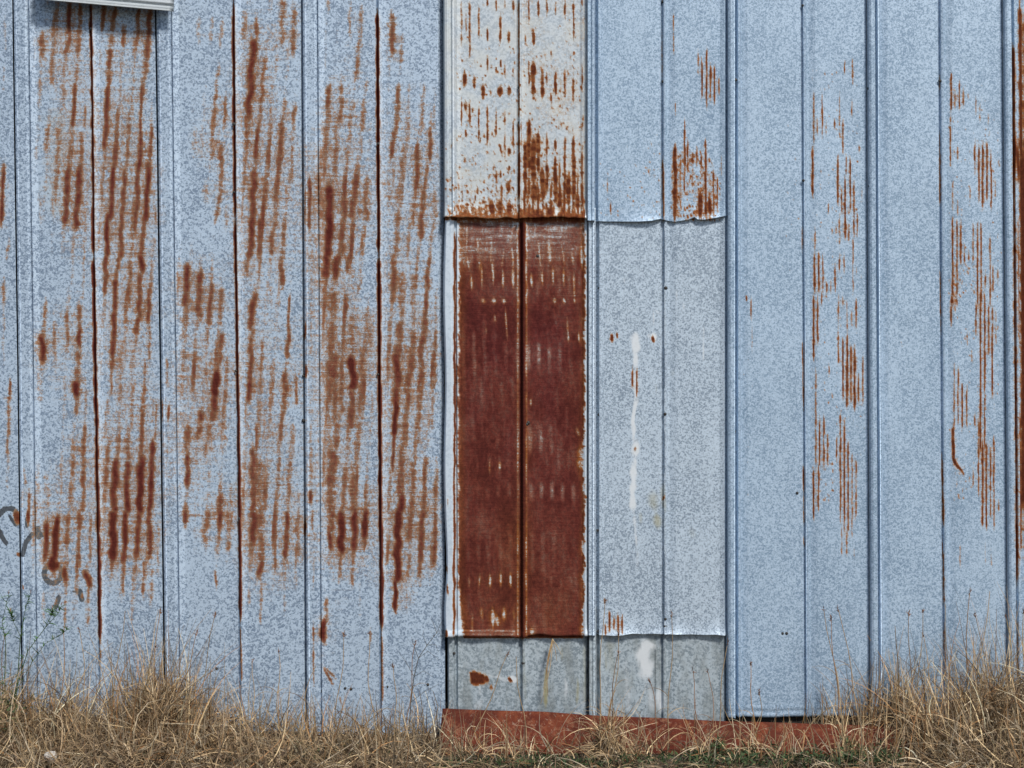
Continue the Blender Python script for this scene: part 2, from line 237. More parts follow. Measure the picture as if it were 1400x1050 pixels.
V(LINE, 700, 700, 3, "382 460 502 .9;400 400 497 .95;418 430 482 .8;435 410 502 .95;452 420 502 .9;380 355 372 .6", w=6.5)
Z(STAIN, 700, 350, 3, "570,960 580,1050 70 .55;620,930 625,1050 40 .5;660,470 660,490 30 .3;590,520 592,570 20 .3", soft=0)
Z(STAIN, 700, 700, 3, "595,0 602,70 46 .7;530,0 530,50 30 .5;740,60 745,110 50 .3;140,640 140,805 24 1;270,680 268,800 22 .65;385,560 390,660 18 .5;205,540 205,620 12 .5;50,560 55,790 30 .3;300,540 302,800 24 .4;400,520 420,700 60 .35", soft=0)
Z(STAIN, 0, 0, 3, "250,440 220,900 200 .3;560,280 520,900 160 .22", soft=0)
# base row wedge of rust
for pts, w, s in [([(648, 920), (650, 936)], 10, 1), ([(656, 923), (658, 934)], 10, 1), ([(664, 926), (666, 932)], 8, 1), ([(697, 928), (699, 932)], 6, .9), ([(671, 938), (672, 943)], 6, .5)]:
    stroke(LINE, pts, w, s, fade=2, soft=.8)
# --- fully rusted sheet
yy = np.arange(H)[:, None].astype(np.float32); xx = np.arange(W)[None, :].astype(np.float32)
nA = fbm(H, W, 40, 30, 301); nB = fbm(H, W, 10, 5, 302); nC = fbm(H, W, 60, 5, 303); nH = vnoise(H, W, 2.0, 40, 304); nE = vnoise(H, W, 22, 400, 305); nf_ = vnoise(H, W, 3, 2.5, 306)
le = 627 + (nB - .5) * 5 + sst(790, 860, yy) * 6 - sst(480, 520, yy) * 1
re = 801 - nE * 3 * (sst(500, 560, yy) + .3) + (nB - .5) * 4
REDM = sst(-2.5, 3.5, xx - le + 4 * (vnoise(H, W, 2, 2, 308) - .5)) * sst(-2.5, 3.5, re - xx + 5 * (vnoise(H, W, 2, 2, 309) - .5)) * ((yy > 296) & (yy < 873))
red = (.86 + .34 * (nA - .5) + .16 * (nB - .5) + .12 * (nf_ - .5)) * REDM
up = 1 - sst(330, 385, yy + (nC - .5) * 50)
red = red * (1 - .30 * up * (.55 + .9 * nC)) - up * .16 * (nH > .55) * REDM
Z(CUT, 600, 290, 3.386, """150,290 152,360 12 .8;197,240 200,350 10 .7;250,230 250,335 14 .8;295,270 297,350 14 .8;343,260 343,350 16 .9;428,290 430,345 14 .85;478,280 478,335 12 .85;528,260 530,330 14 .8;577,260 577,340 14 .8;625,280 628,400 12 .7;
205,408 206,417 24 .7;255,406 256,417 22 .8;300,408 302,418 20 .8;370,405 371,420 14 .7;535,406 536,418 18 .8;580,406 582,417 18 .85;630,405 630,417 18 .7;260,478 262,505 12 .6;308,450 318,590 9 .75;592,490 600,600 9 .7;600,575 600,595 12 .9;648,565 650,600 12 .9;
218,535 220,560 8 .5;425,870 424,890 10 .8;130,210 142,270 10 .5;190,220 188,270 10 .5;245,120 240,250 10 .5;180,120 182,180 16 .55;300,180 290,260 10 .5;340,170 345,260 12 .55;460,130 470,250 12 .6;510,130 515,240 16 .6;570,150 580,250 12 .5;660,150 662,260 14 .7;620,200 622,240 18 .5;
130,50 130,180 8 .5;345,50 330,160 10 .4""", soft=.1)
Z(CUT, 600, 580, 3.386, """235,170 235,230 10 .6;282,178 282,204 13 .85;190,700 188,750 14 .65;238,695 238,752 14 .95;288,690 286,745 14 .9;333,690 333,755 15 1;140,710 140,760 12 .3;195,850 200,900 16 .5;250,850 252,945 22 .8;270,890 275,930 26 .7;300,850 300,905 20 .75;155,880 155,960 12 .5;
655,110 660,160 40 .6;650,160 655,205 30 .6;672,270 672,310 18 .6;640,20 650,50 20 .5;668,690 668,740 16 .6;345,860 350,900 10 .4;665,940 666,985 26 .6;430,945 432,975 20 .6""", soft=.1)
for x0, x1, s in ((707.5, 708.5, .62), (718.5, 720, .66)):
    CUT = np.maximum(CUT, ((sst(x0 - 2, x0 + 1, xx) * sst(x0 - 2, x0 + 1, 2 * x0 + (x1 - x0) - xx + 0)) * s * ((yy > 300) & (yy < 870)) * (.35 + .9 * np.clip(np.where(yy < 400, 1, nE * 1.1 + (nB - .5)), 0, 1))).astype(np.float32))
CUT *= REDM
for y0, s in ((862, .55), (866, .5)):
    red = red - ((np.abs(yy - y0) < 1.3) * s * (nC + .2) * REDM * (xx < 705))
lite = np.zeros((H, W), np.float32)
Z(lite, 600, 290, 3.386, "200,760 200,900 22 .5;245,780 250,920 22 .5;290,780 296,900 20 .5;340,770 345,900 20 .5;160,940 162,1050 20 .4;250,960 255,1050 22 .4;200,950 205,1050 18 .5;300,950 305,1050 18 .4;545,820 550,960 18 .4;590,900 592,1050 18 .5;540,940 540,1050 18 .4;630,800 632,900 14 .4;540,480 548,560 14 .5;500,530 505,600 14 .4;470,280 470,380 20 .4;250,380 256,470 20 .4;205,480 215,600 18 .4", soft=0)
Z(lite, 600, 580, 3.386, "180,130 182,220 22 .5;235,130 235,190 22 .6;280,140 282,250 20 .5;320,140 325,250 20 .4;500,130 505,200 20 .3;555,100 556,210 22 .6;600,120 605,210 24 .6;545,20 545,60 20 .4;590,20 590,60 20 .5;265,520 268,560 20 .6;220,520 225,640 22 .4;320,590 322,630 20 .3;255,580 258,680 20 .4;520,700 522,760 18 .5;565,700 567,770 18 .5;610,710 614,735 14 .6;140,700 140,760 18 .4;540,490 542,540 16 .3", soft=0)
red = red - .26 * lite * REDM
st14 = .5 + .5 * np.cos(2 * np.pi * (xx - 630 - .022 * (yy - 300) + 3 * (nA - .5)) / 14.6)
env = np.clip(2.6 * vnoise(H, W, 21, 120, 311) - 1.0, 0, 1) * (.35 + .65 * vnoise(H, W, 40, 26, 312)) * (.6 + .5 * (xx > 716))
red = red - .42 * sst(.45, 1, st14) * env * REDM * (1 - .55 * sst(640, 760, yy) * (xx > 716))
red = np.where(REDM > .8, np.maximum(red + .05, .53 - .12 * up), red)
red = np.clip(red, 0, 1) * (1 - CUT * .85)
RSEAM = np.zeros((H, W), np.float32)
stroke(RSEAM, [(714, 300), (714.5, 500), (715, 640), (714, 872)], 9.5, 1, wob=.1, wv=.3, soft=.7, fade=3)
stroke(RSEAM, [(621.5, 318), (622, 520), (621, 870)], 3.6, .85, wob=.25, wv=.5, fade=8)
stroke(RSEAM, [(611, 860), (611, 869)], 4, .9); stroke(RSEAM, [(611, 770), (611.5, 782)], 2.4, .8); stroke(RSEAM, [(612, 798), (612.5, 812)], 3, .8); stroke(RSEAM, [(613, 680), (613, 692)], 2, .7)

# --- compose
n8 = fbm(H, W, 16, 9, 41); nHl = vnoise(H, W, 1.7, 36, 42); nHl2 = vnoise(H, W, 3.2, 60, 43); nf = fbm(H, W, 5, 4, 44)
RIP = np.zeros((H, W), np.float32)
for a0, a1, p_ in ((42, 124, 15.2), (131, 214, 15.6), (238, 318, 15.0), (327, 412, 15.4), (437, 515, 15.2), (524, 604, 15.4), (0, 18, 15)):
    seg = LEFT[:, a0:a1]; uu_ = np.arange(a0, a1)[None, :] + .066 * yy
    C = (seg * np.exp(-2j * np.pi * uu_ / p_)).sum(1)
    C = blur(np.stack([C.real, C.imag], 1).astype(np.float64), 46, 0); ph = np.unwrap(np.arctan2(C[:, 1], C[:, 0]))
    ph = blur(ph[:, None], 40, 0)
    cs = .5 + .5 * np.cos(2 * np.pi * uu_ / p_ + ph + .9 * (fbm(H, W, 60, 12, 400 + a0)[:, a0:a1] - .5) * 2)
    dens = blur(seg, 40, 26)
    amp_ = np.clip(dens * 2.6, 0, .66) * (.25 + 1.2 * fbm(H, W, 42, 10, 420 + a0, 2)[:, a0:a1]) * sst(0, 6, np.arange(a1 - a0))[None, :] * sst(0, 6, (a1 - a0 - 1) - np.arange(a1 - a0))[None, :]
    RIP[:, a0:a1] = amp_ * sst(.18, .95, cs)
halo = blur(LEFT, 12, 7)
wash = np.clip(blur(LEFT, 45, 22) * 1.45, 0, .29) * (.5 + fbm(H, W, 50, 25, 450))
L = LEFT * (.88 + .40 * n8) + .14 * (LEFT > .12) * (nf - .5)
tan = np.clip(halo * 1.3, 0, .46) * (.75 + .3 * nHl2) * (.55 + .9 * n8)
L = np.maximum(np.maximum(L, tan), np.maximum(RIP, wash))
thin = 1 - sst(.62, .95, L)
L = L - .14 * sst(.5, .85, nHl) * thin * (L > .05) + .05 * sst(.6, .9, nHl2) * thin * (halo > .1) - .10 * (nf < .36) * thin
SEAMb = blur(SEAM, 2, 3)
M = (xx < 612)
LINE = np.maximum(LINE, np.where(xx > 800, np.clip(blur(LINE, 6, 3) * .7, 0, .27) * (.4 + 1.1 * fbm(H, W, 7, 4, 52)), np.clip(blur(LINE, 5, 4) * .55, 0, .24)))
nb = fbm(H, W, 6, 3, 51)
LN = LINE * (.78 + .6 * nb)
band = sst(281, 296, yy + (nB - .5) * 22) * ((yy < 306) & (xx > 624) & (xx < 800))
band = band * np.where(xx < 712, .36 + .5 * nB, .55 + .6 * nB) * (.55 + .8 * fbm(H, W, 4, 3, 56))
TOPM = ((xx > 622) & (xx < 800) & (yy < 302)).astype(np.float32)
st6 = .5 + .5 * np.cos(2 * np.pi * (xx - 723.2) / 6.05 + 1.5 * (nC - .5))
band = np.maximum(band, TOPM * st6 * np.where(xx > 712, .95 * sst(185, 275, yy + 60 * (nC - .5)), .3 * sst(150, 290, yy)) * (fbm(H, W, 16, 4, 57) > .46))
band = np.maximum(band, TOPM * .17 * fbm(H, W, 40, 20, 58) * (1 + .8 * (xx > 712)))
band = np.maximum(band, .85 * ((yy > 296.5) & (yy < 303) & (xx > 608) & (xx < 800)) * (.4 + .7 * nB))
RUST = np.maximum(L * M, SEAM)
RUST = np.maximum(RUST, np.maximum(LN, band))
RUST = np.where((yy > 303) & (yy < 875) & (xx > 606) & (xx < 804), np.maximum(red, RSEAM), RUST)
RUST = np.clip(RUST, 0, 1).astype(np.float32); STAIN = np.maximum(STAIN, CUT * .4)
for (a0, a1, v_, s_) in ((1008, 1094, 318, .16), (1200, 1284, 560, .08), (240, 318, 112, .14), (420, 514, 53, .12)):
    STAIN[int(v_) - 1:int(v_) + 2, a0:a1] = np.maximum(STAIN[int(v_) - 1:int(v_) + 2, a0:a1], s_ * (.4 + .9 * nB[int(v_) - 1:int(v_) + 2, a0:a1]))
# chalky pale margin beside the rusted seams
pm = np.clip(np.roll(SEAM, 4, 1) * 1.0 - SEAM, 0, 1) * .28 * (xx < 600)
PALE = np.maximum(PALE * (.15 + 1.25 * fbm(H, W, 14, 5, 61)), pm)
# painted scrawl on the far left
k = 5.25
def P(pts, w, s=.9):
    for a, b in zip(pts[:-1], pts[1:]):
        n = max(2, int(math.hypot(b[0] - a[0], b[1] - a[1]) / 6))
        for t in np.linspace(0, 1, n):
            u, v = (a[0] + (b[0] - a[0]) * t) / k, 660 + (a[1] + (b[1] - a[1]) * t) / k
            r = w / k / 2
            b0, b1, a0, a1 = int(max(0, u - r * 2)), int(u + r * 2 + 1), int(v - r * 2), int(v + r * 2 + 1)
            d = np.hypot(np.arange(b0, b1)[None, :] - u, np.arange(a0, a1)[:, None] - v) / r
            PAINT[a0:a1, b0:b1] = np.maximum(PAINT[a0:a1, b0:b1], (1 - sst(.75, 1.15, d)) * s)
P([(0, 225), (30, 192), (80, 182), (115, 205), (130, 250), (118, 300)], 40); P([(70, 240), (95, 280)], 22); P([(0, 350), (20, 400), (45, 432)], 34)
P([(208, 250), (206, 305)], 34); P([(272, 325), (282, 385), (300, 375)], 40); P([(240, 368), (195, 425), (172, 515)], 34)
P([(380 + 62 * math.cos(t), 652 + 68 * math.sin(t)) for t in np.linspace(0, 6.283, 22)], 40)
P([(600, 645), (630, 690)], 36); P([(572, 780), (588, 835)], 42); P([(528, 780), (545, 785)], 18); P([(422, 825), (400, 888)], 38)
PAINT *= (.75 + .6 * fbm(H, W, 5, 4, 71)); PAINT = np.clip(PAINT, 0, 1)
PR = np.zeros((H, W), np.float32)
Z(PR, 0, 660, k, "115,195 122,300 46 .9;215,180 214,310 30 .9;128,500 138,530 34 .8;400,560 395,620 80 1;465,615 465,690 40 .85;640,660 640,720 40 .85;640,720 635,840 20 .6;590,800 590,830 30 .6;175,735 176,755 14 .8;410,840 395,880 24 .6")
RUST = np.maximum(RUST, PR * (.7 + .5 * n8)); PAINT *= (1 - .85 * np.clip(PR, 0, 1))
WARM = np.full((H, W), .22, np.float32); WARM += .35 * (fbm(H, W, 90, 60, 81) - .5) * (xx < 606)
WARM = np.where((xx > 606), .85, WARM)
WARM = np.where((xx > 606) & (xx < 804) & (yy > 303) & (yy < 872), .04 + .75 * np.clip(fbm(H, W, 120, 50, 82) - .45, 0, 1) + .25 * sst(560, 760, yy) + .9 * CUT + 1.5 * blur(CUT, 5, 4) + .5 * (1 - sst(4, 14, xx - le)) + .6 * (1 - sst(2, 10, re - xx)), WARM)
WARM = np.where(PR > .3, .5, WARM).astype(np.float32)

def sample(M, u, v):
    u = np.abs(u); u = np.where(u > W - 1, 2 * (W - 1) - u, u); v = np.abs(v)
    u = np.clip(u, 0, W - 1.001); v = np.clip(v, 0, H - 1.001)
    i = u.astype(int); j = v.astype(int); fu = u - i; fv = v - j
    return (M[j, i] * (1 - fu) + M[j, i + 1] * fu) * (1 - fv) + (M[j + 1, i] * (1 - fu) + M[j + 1, i + 1] * fu) * fv

# ------------------------------------------------------------------ materials
def N(nt, t, **kw):
    n = nt.nodes.new(t)
    for a, b in kw.items(): setattr(n, a, b)
    return n
def mixc(nt, fac, a, b, mode='MIX'):
    n = N(nt, 'ShaderNodeMix', data_type='RGBA', blend_type=mode)
    for sock, val in ((n.inputs[0], fac), (n.inputs[6], a), (n.inputs[7], b)):
        if isinstance(val, bpy.types.NodeSocket): nt.links.new(val, sock)
        elif isinstance(val, tuple): sock.default_value = (*val, 1)
        else: sock.default_value = val
    return n.outputs[2]
def math_(nt, op, a, b=0.0, c=0.0):
    n = N(nt, 'ShaderNodeMath', operation=op)
    for s_, v_ in zip(n.inputs, (a, b, c)):
        if isinstance(v_, bpy.types.NodeSocket): nt.links.new(v_, s_)
        else: s_.default_value = v_
    return n.outputs[0]
def mapr(nt, x, a, b, c=0.0, d=1.0, smooth=True):
    n = N(nt, 'ShaderNodeMapRange'); n.interpolation_type = 'SMOOTHSTEP' if smooth else 'LINEAR'
    nt.links.new(x, n.inputs[0])
    for i, q in enumerate((a, b, c, d)): n.inputs[i + 1].default_value = q
    return n.outputs[0]
def ramp(nt, x, stops):
    n = N(nt, 'ShaderNodeValToRGB'); el = n.color_ramp.elements
    while len(el) > 1: el.remove(el[-1])
    el[0].position = stops[0][0]; el[0].color = (*stops[0][1], 1)
    for p, c in stops[1:]:
        e = el.new(p); e.color = (*c, 1)
    nt.links.new(x, n.inputs[0]); return n.outputs[0]
def noise(nt, vec, scale, detail=2, rough=.5, sc3=None):
    if sc3:
        m = N(nt, 'ShaderNodeMapping'); m.inputs['Scale'].default_value = sc3; nt.links.new(vec, m.inputs[0]); vec = m.outputs[0]
    n = N(nt, 'ShaderNodeTexNoise'); n.inputs['Scale'].default_value = scale; n.inputs['Detail'].default_value = detail; n.inputs['Roughness'].default_value = rough
    nt.links.new(vec, n.inputs['Vector']); return n.outputs['Fac']
def newmat(name):
    m = bpy.data.materials.new(name); m.use_nodes = True; nt = m.node_tree
    return m, nt, nt.nodes['Principled BSDF']
def zinc(name, light, dark, scale, lo, hi, speck=.35, cream=None, grime=.0, cells=.5, tex=90, brush=.12, maroon_=None):
    m, nt, b = newmat(name)
    tc = N(nt, 'ShaderNodeTexCoord').outputs['Object']
    at = N(nt, 'ShaderNodeAttribute', attribute_name='wear'); sp = N(nt, 'ShaderNodeSeparateColor'); nt.links.new(at.outputs['Color'], sp.inputs[0])
    at2 = N(nt, 'ShaderNodeAttribute', attribute_name='wear2'); sp2 = N(nt, 'ShaderNodeSeparateColor'); nt.links.new(at2.outputs['Color'], sp2.inputs[0])
    rust, pale, paint = sp.outputs[0], sp.outputs[1], sp.outputs[2]; warm, stain = sp2.outputs[0], sp2.outputs[1]
    n1_ = noise(nt, tc, scale, 3, .62)
    vo = N(nt, 'ShaderNodeTexVoronoi'); vo.inputs['Scale'].default_value = scale * .8; vo.inputs['Randomness'].default_value = 1
    wrp = N(nt, 'ShaderNodeVectorMath', operation='MULTIPLY_ADD'); nn = N(nt, 'ShaderNodeTexNoise'); nn.inputs['Scale'].default_value = scale * (1.35 if ox == 600 else 1.08)
    nt.links.new(tc, nn.inputs['Vector']); nt.links.new(nn.outputs['Color'], wrp.inputs[0]); wrp.inputs[1].default_value = (1.3 / scale,) * 3; nt.links.new(tc, wrp.inputs[2])
    nt.links.new(wrp.outputs[0], vo.inputs['Vector'])
    vs = N(nt, 'ShaderNodeSeparateColor'); nt.links.new(vo.outputs['Color'], vs.inputs[0])
    big = noise(nt, tc, 3.2, 4, .6, (1.3, 1, .7))
    sg = math_(nt, 'ADD', math_(nt, 'MULTIPLY', n1_, 1 - cells * .6), math_(nt, 'MULTIPLY', vs.outputs[0], cells * .6))
    sg = math_(nt, 'ADD', sg, math_(nt, 'MULTIPLY', math_(nt, 'SUBTRACT', big, .5), .26))
    sg = mapr(nt, sg, lo, hi)
    c = mixc(nt, sg, dark, light)
    fine = noise(nt, tc, 420, 2, .6)
    c = mixc(nt, mapr(nt, fine, .3, .7, 0, speck), c, tuple(q * 1.22 for q in light))
    vert = noise(nt, tc, 1, 3, .6, (60, 60, 2.2))
    c = mixc(nt, mapr(nt, vert, .5, .8, 0, .28), c, tuple(q * 1.15 for q in light))
    if cream: c = mixc(nt, mapr(nt, noise(nt, tc, 9, 3, .6), .40, .66, 0, .62), c, cream)
    if grime: c = mixc(nt, mapr(nt, noise(nt, tc, 14, 4, .65, (1, 1, .35)), .42, .7, 0, grime), c, (.20, .22, .21))
    c = mixc(nt, mapr(nt, stain, .05, 1, 0, .75), c, (.34, .30, .13))
    c = mixc(nt, mapr(nt, pale, .05, .7, 0, .88), c, (.70, .74, .77))
    c = mixc(nt, mapr(nt, math_(nt, 'ADD', paint, math_(nt, 'MULTIPLY', math_(nt, 'SUBTRACT', fine, .5), .5)), .25, .55, 0, .88), c, (.036, .037, .040))
    rn = mapr(nt, noise(nt, tc, 300, 2, .6), .32, .68, 0, 1, False); rn2 = mapr(nt, noise(nt, tc, tex, 3, .6, (1, 1, .6)), .32, .68, 0, 1, False)
    hb = mapr(nt, noise(nt, tc, 1, 2, .6, (14, 14, 210)), .35, .65, 0, 1, False)
    mid = math_(nt, 'MULTIPLY', mapr(nt, rust, .02, .25), mapr(nt, rust, .55, 1.0, 1, .3))
    var = math_(nt, 'ADD', math_(nt, 'MULTIPLY', math_(nt, 'SUBTRACT', rn, .5), .26), math_(nt, 'MULTIPLY', math_(nt, 'SUBTRACT', rn2, .5), .26))
    var = math_(nt, 'ADD', var, math_(nt, 'MULTIPLY', math_(nt, 'SUBTRACT', hb, .55), brush))
    var = math_(nt, 'ADD', var, math_(nt, 'MULTIPLY', math_(nt, 'SUBTRACT', .5, sg), brush * .35))
    r = math_(nt, 'ADD', rust, math_(nt, 'MULTIPLY', var, mid))
    maroon = ramp(nt, r, maroon_ or [(.10, (.35, .30, .24)), (.34, (.295, .205, .135)), (.58, (.215, .115, .070)), (.80, (.150, .054, .039)), (.92, (.118, .027, .022)), (1, (.074, .015, .013))])
    orange = ramp(nt, r, [(.15, (.42, .33, .2)), (.36, (.36, .20, .085)), (.58, (.235, .083, .026)), (.82, (.150, .045, .016)), (1, (.088, .025, .012))])
    rc = mixc(nt, warm, maroon, orange)
    rc = mixc(nt, 1.0, rc, mixc(nt, mapr(nt, rn2, .3, .7), (.78, .78, .8), (1.18, 1.16, 1.12)), 'MULTIPLY')
    f = mapr(nt, r, .06, .54)
    nt.links.new(mixc(nt, f, c, rc), b.inputs['Base Color'])
    nt.links.new(mapr(nt, f, 0, 1, .25, 0, False), b.inputs['Metallic'])
    nt.links.new(mapr(nt, f, 0, 1, .52, .92, False), b.inputs['Roughness']); nt.links.new(mapr(nt, f, 0, 1, .5, .07, False), b.inputs['Specular IOR Level'])
    bp = N(nt, 'ShaderNodeBump'); bp.inputs['Strength'].default_value = .35; bp.inputs['Distance'].default_value = .002
    nt.links.new(math_(nt, 'ADD', math_(nt, 'MULTIPLY', rn, f), math_(nt, 'MULTIPLY', n1_, .25)), bp.inputs['Height']); nt.links.new(bp.outputs[0], b.inputs['Normal'])
    return m
ZL = (.44, .545, .665); ZD = (.13, .185, .27)
m_left = zinc('zinc_coarse', ZL, ZD, 172, .35, .58, speck=.2, brush=.2)
m_right = zinc('zinc_fine', (.435, .555, .685), (.16, .245, .35), 170, .33, .64, speck=.15, cells=.35)
m_patch = zinc('zinc_grey', (.49, .585, .68), (.175, .23, .30), 185, .36, .58, speck=.15, cells=.35)
m_base = zinc('zinc_dull', (.42, .49, .54), (.17, .215, .25), 130, .33, .62, speck=.2, grime=.6)
m_cream = zinc('zinc_chalky', (.51, .57, .62), (.30, .355, .41), 140, .34, .6, speck=.3, cream=(.58, .60, .58))
m_red = zinc('zinc_red', (.56, .64, .72), (.44, .52, .60), 120, .3, .6, speck=.3, tex=120, brush=.2, maroon_=[(.12, (.48, .44, .39)), (.38, (.31, .235, .20)), (.60, (.205, .108, .092)), (.78, (.138, .046, .040)), (.92, (.112, .025, .023)), (1, (.068, .014, .014))])
def plain(name, c1, c2, scale, rough=.85, sc3=None, metal=0, bump=.4, dist=.004):
    m, nt, b = newmat(name); tc = N(nt, 'ShaderNodeTexCoord').outputs['Object']
    f = noise(nt, tc, scale, 5, .65, sc3); nt.links.new(mixc(nt, mapr(nt, f, .3, .7), c1, c2), b.inputs['Base Color'])
    b.inputs['Roughness'].default_value = rough; b.inputs['Metallic'].default_value = metal
    bp = N(nt, 'ShaderNodeBump'); bp.inputs['Strength'].default_value = bump; bp.inputs['Distance'].default_value = dist; nt.links.new(f, bp.inputs['Height']); nt.links.new(bp.outputs[0], b.inputs['Normal'])
    return m
m_soil = plain('soil', (.045, .036, .026), (.10, .08, .055), 22, .95, bump=.8, dist=.02)
m_timber = plain('old_timber', (.020, .016, .013), (.055, .043, .033), 6, .9, (1, 12, 12))
m_nail = plain('nail_steel', (.03, .03, .032), (.07, .065, .06), 200, .6, metal=.5)
m_stone = plain('stone', (.40, .37, .33), (.55, .52, .47), 60, .9)
m_hood = plain('painted_tin', (.28, .33, .34), (.52, .56, .60), 40, .6, (1, 8, 40), metal=.1)
def plant_mat(name, rough=.75):
    m, nt, b = newmat(name); at = N(nt, 'ShaderNodeAttribute', attribute_name='tint')
    tc = N(nt, 'ShaderNodeTexCoord').outputs['Object']
    v = mapr(nt, noise(nt, tc, 60, 3, .6), .3, .7, .75, 1.2)
    h = N(nt, 'ShaderNodeHueSaturation'); nt.links.new(at.outputs['Color'], h.inputs['Color']); nt.links.new(v, h.inputs['Value'])
    nt.links.new(h.outputs[0], b.inputs['Base Color']); b.inputs['Roughness'].default_value = rough; b.inputs['Specular IOR Level'].default_value = .2
    return m
m_grass = plant_mat('dry_grass')
def rusty_iron():
    m, nt, b = newmat('rusty_iron'); tc = N(nt, 'ShaderNodeTexCoord').outputs['Object']
    a = noise(nt, tc, 5, 5, .65); d = noise(nt, tc, 38, 5, .7); e = noise(nt, tc, 240, 3, .6)
    c = ramp(nt, a, [(.3, (.065, .016, .011)), (.5, (.115, .027, .016)), (.7, (.17, .045, .022))])
    c = mixc(nt, mapr(nt, d, .50, .64, 0, .7), c, (.22, .068, .033))
    c = mixc(nt, mapr(nt, noise(nt, tc, 26, 5, .8), .52, .64, 0, .5), c, (.33, .17, .10))
    c = mixc(nt, mapr(nt, noise(nt, tc, 70, 4, .75, (1, 1, .5)), .58, .68, 0, .6), c, (.46, .36, .27))
    c = mixc(nt, mapr(nt, noise(nt, tc, 9, 4, .7), .5, .62, 0, .55), c, (.055, .016, .012))
    c = mixc(nt, mapr(nt, e, .35, .65, 0, .35), c, (.07, .022, .015))
    nt.links.new(c, b.inputs['Base Color']); b.inputs['Roughness'].default_value = .9; b.inputs['Specular IOR Level'].default_value = .08
    bp = N(nt, 'ShaderNodeBump'); bp.inputs['Strength'].default_value = .5; bp.inputs['Distance'].default_value = .003; nt.links.new(e, bp.inputs['Height']); nt.links.new(bp.outputs[0], b.inputs['Normal'])
    return m
m_iron = rusty_iron()

# ------------------------------------------------------------------ mesh helpers
def mesh_np(name, co, quads, mat, parent=None, attrs=None, smooth=False, tris=None):
    me = bpy.data.meshes.new(name)
    co = np.asarray(co, np.float32); me.vertices.add(len(co)); me.vertices.foreach_set('co', co.ravel())
    faces = [np.asarray(quads, np.int32).reshape(-1, 4)] if quads is not None and len(quads) else []
    nq = len(faces[0]) if faces else 0; nt_ = len(tris) if tris is not None else 0
    idx = np.concatenate(([faces[0].ravel()] if nq else []) + ([np.asarray(tris, np.int32).ravel()] if nt_ else []))
    me.loops.add(len(idx)); me.loops.foreach_set('vertex_index', idx.astype(np.int32))
    st = np.concatenate([np.arange(nq) * 4, nq * 4 + np.arange(nt_) * 3]).astype(np.int32)
    me.polygons.add(nq + nt_); me.polygons.foreach_set('loop_start', st)
    me.update(calc_edges=True)
    if smooth: me.polygons.foreach_set('use_smooth', np.ones(nq + nt_, bool))
    for an, arr in (attrs or {}).items():
        a = me.attributes.new(an, 'FLOAT_COLOR', 'POINT'); a.data.foreach_set('color', np.asarray(arr, np.float32).ravel())
    me.materials.append(mat); me.validate()
    o = bpy.data.objects.new(name, me); COL.objects.link(o)
    if parent: o.parent = parent
    return o
def empty(name, loc=(0, 0, 0)):
    o = bpy.data.objects.new(name, None); o.location = loc; o.empty_display_size = .1; COL.objects.link(o); return o
def tag(o, label=None, cat=None, group=None, kind=None):
    for k_, v_ in (('label', label), ('category', cat), ('group', group), ('kind', kind)):
        if v_: o[k_] = v_
    return o
def boxmesh(name, x0, x1, y0, y1, z0, z1, mat, parent=None):
    co = [(x, y, z) for x in (x0, x1) for y in (y0, y1) for z in (z0, z1)]
    q = [(0, 1, 3, 2), (4, 6, 7, 5), (0, 4, 5, 1), (2, 3, 7, 6), (0, 2, 6, 4), (1, 5, 7, 3)]
    return mesh_np(name, co, q, mat, parent)

# ------------------------------------------------------------------ ground
gx = np.concatenate([[-150, -40, -8], np.linspace(-3.2, 3.2, 90), [8, 40, 150]]); gy = np.concatenate([[-150, -40, -10], np.linspace(-2.5, .35, 40), [6, 40, 150]])
GX, GY = np.meshgrid(gx, gy)
r_ = np.random.default_rng(5)
GZ = (r_.random(GX.shape) - .5) * .02 * ((np.abs(GX) < 3.3) & (np.abs(GY) < 2.6)) - .012
ny, nx = GX.shape; ii = np.arange(ny - 1)[:, None] * nx + np.arange(nx - 1)[None, :]
tag(mesh_np('ground', np.stack([GX, GY, GZ], -1).reshape(-1, 3), np.stack([ii, ii + 1, ii + nx + 1, ii + nx], -1).reshape(-1, 4), m_soil, smooth=True), kind='structure')

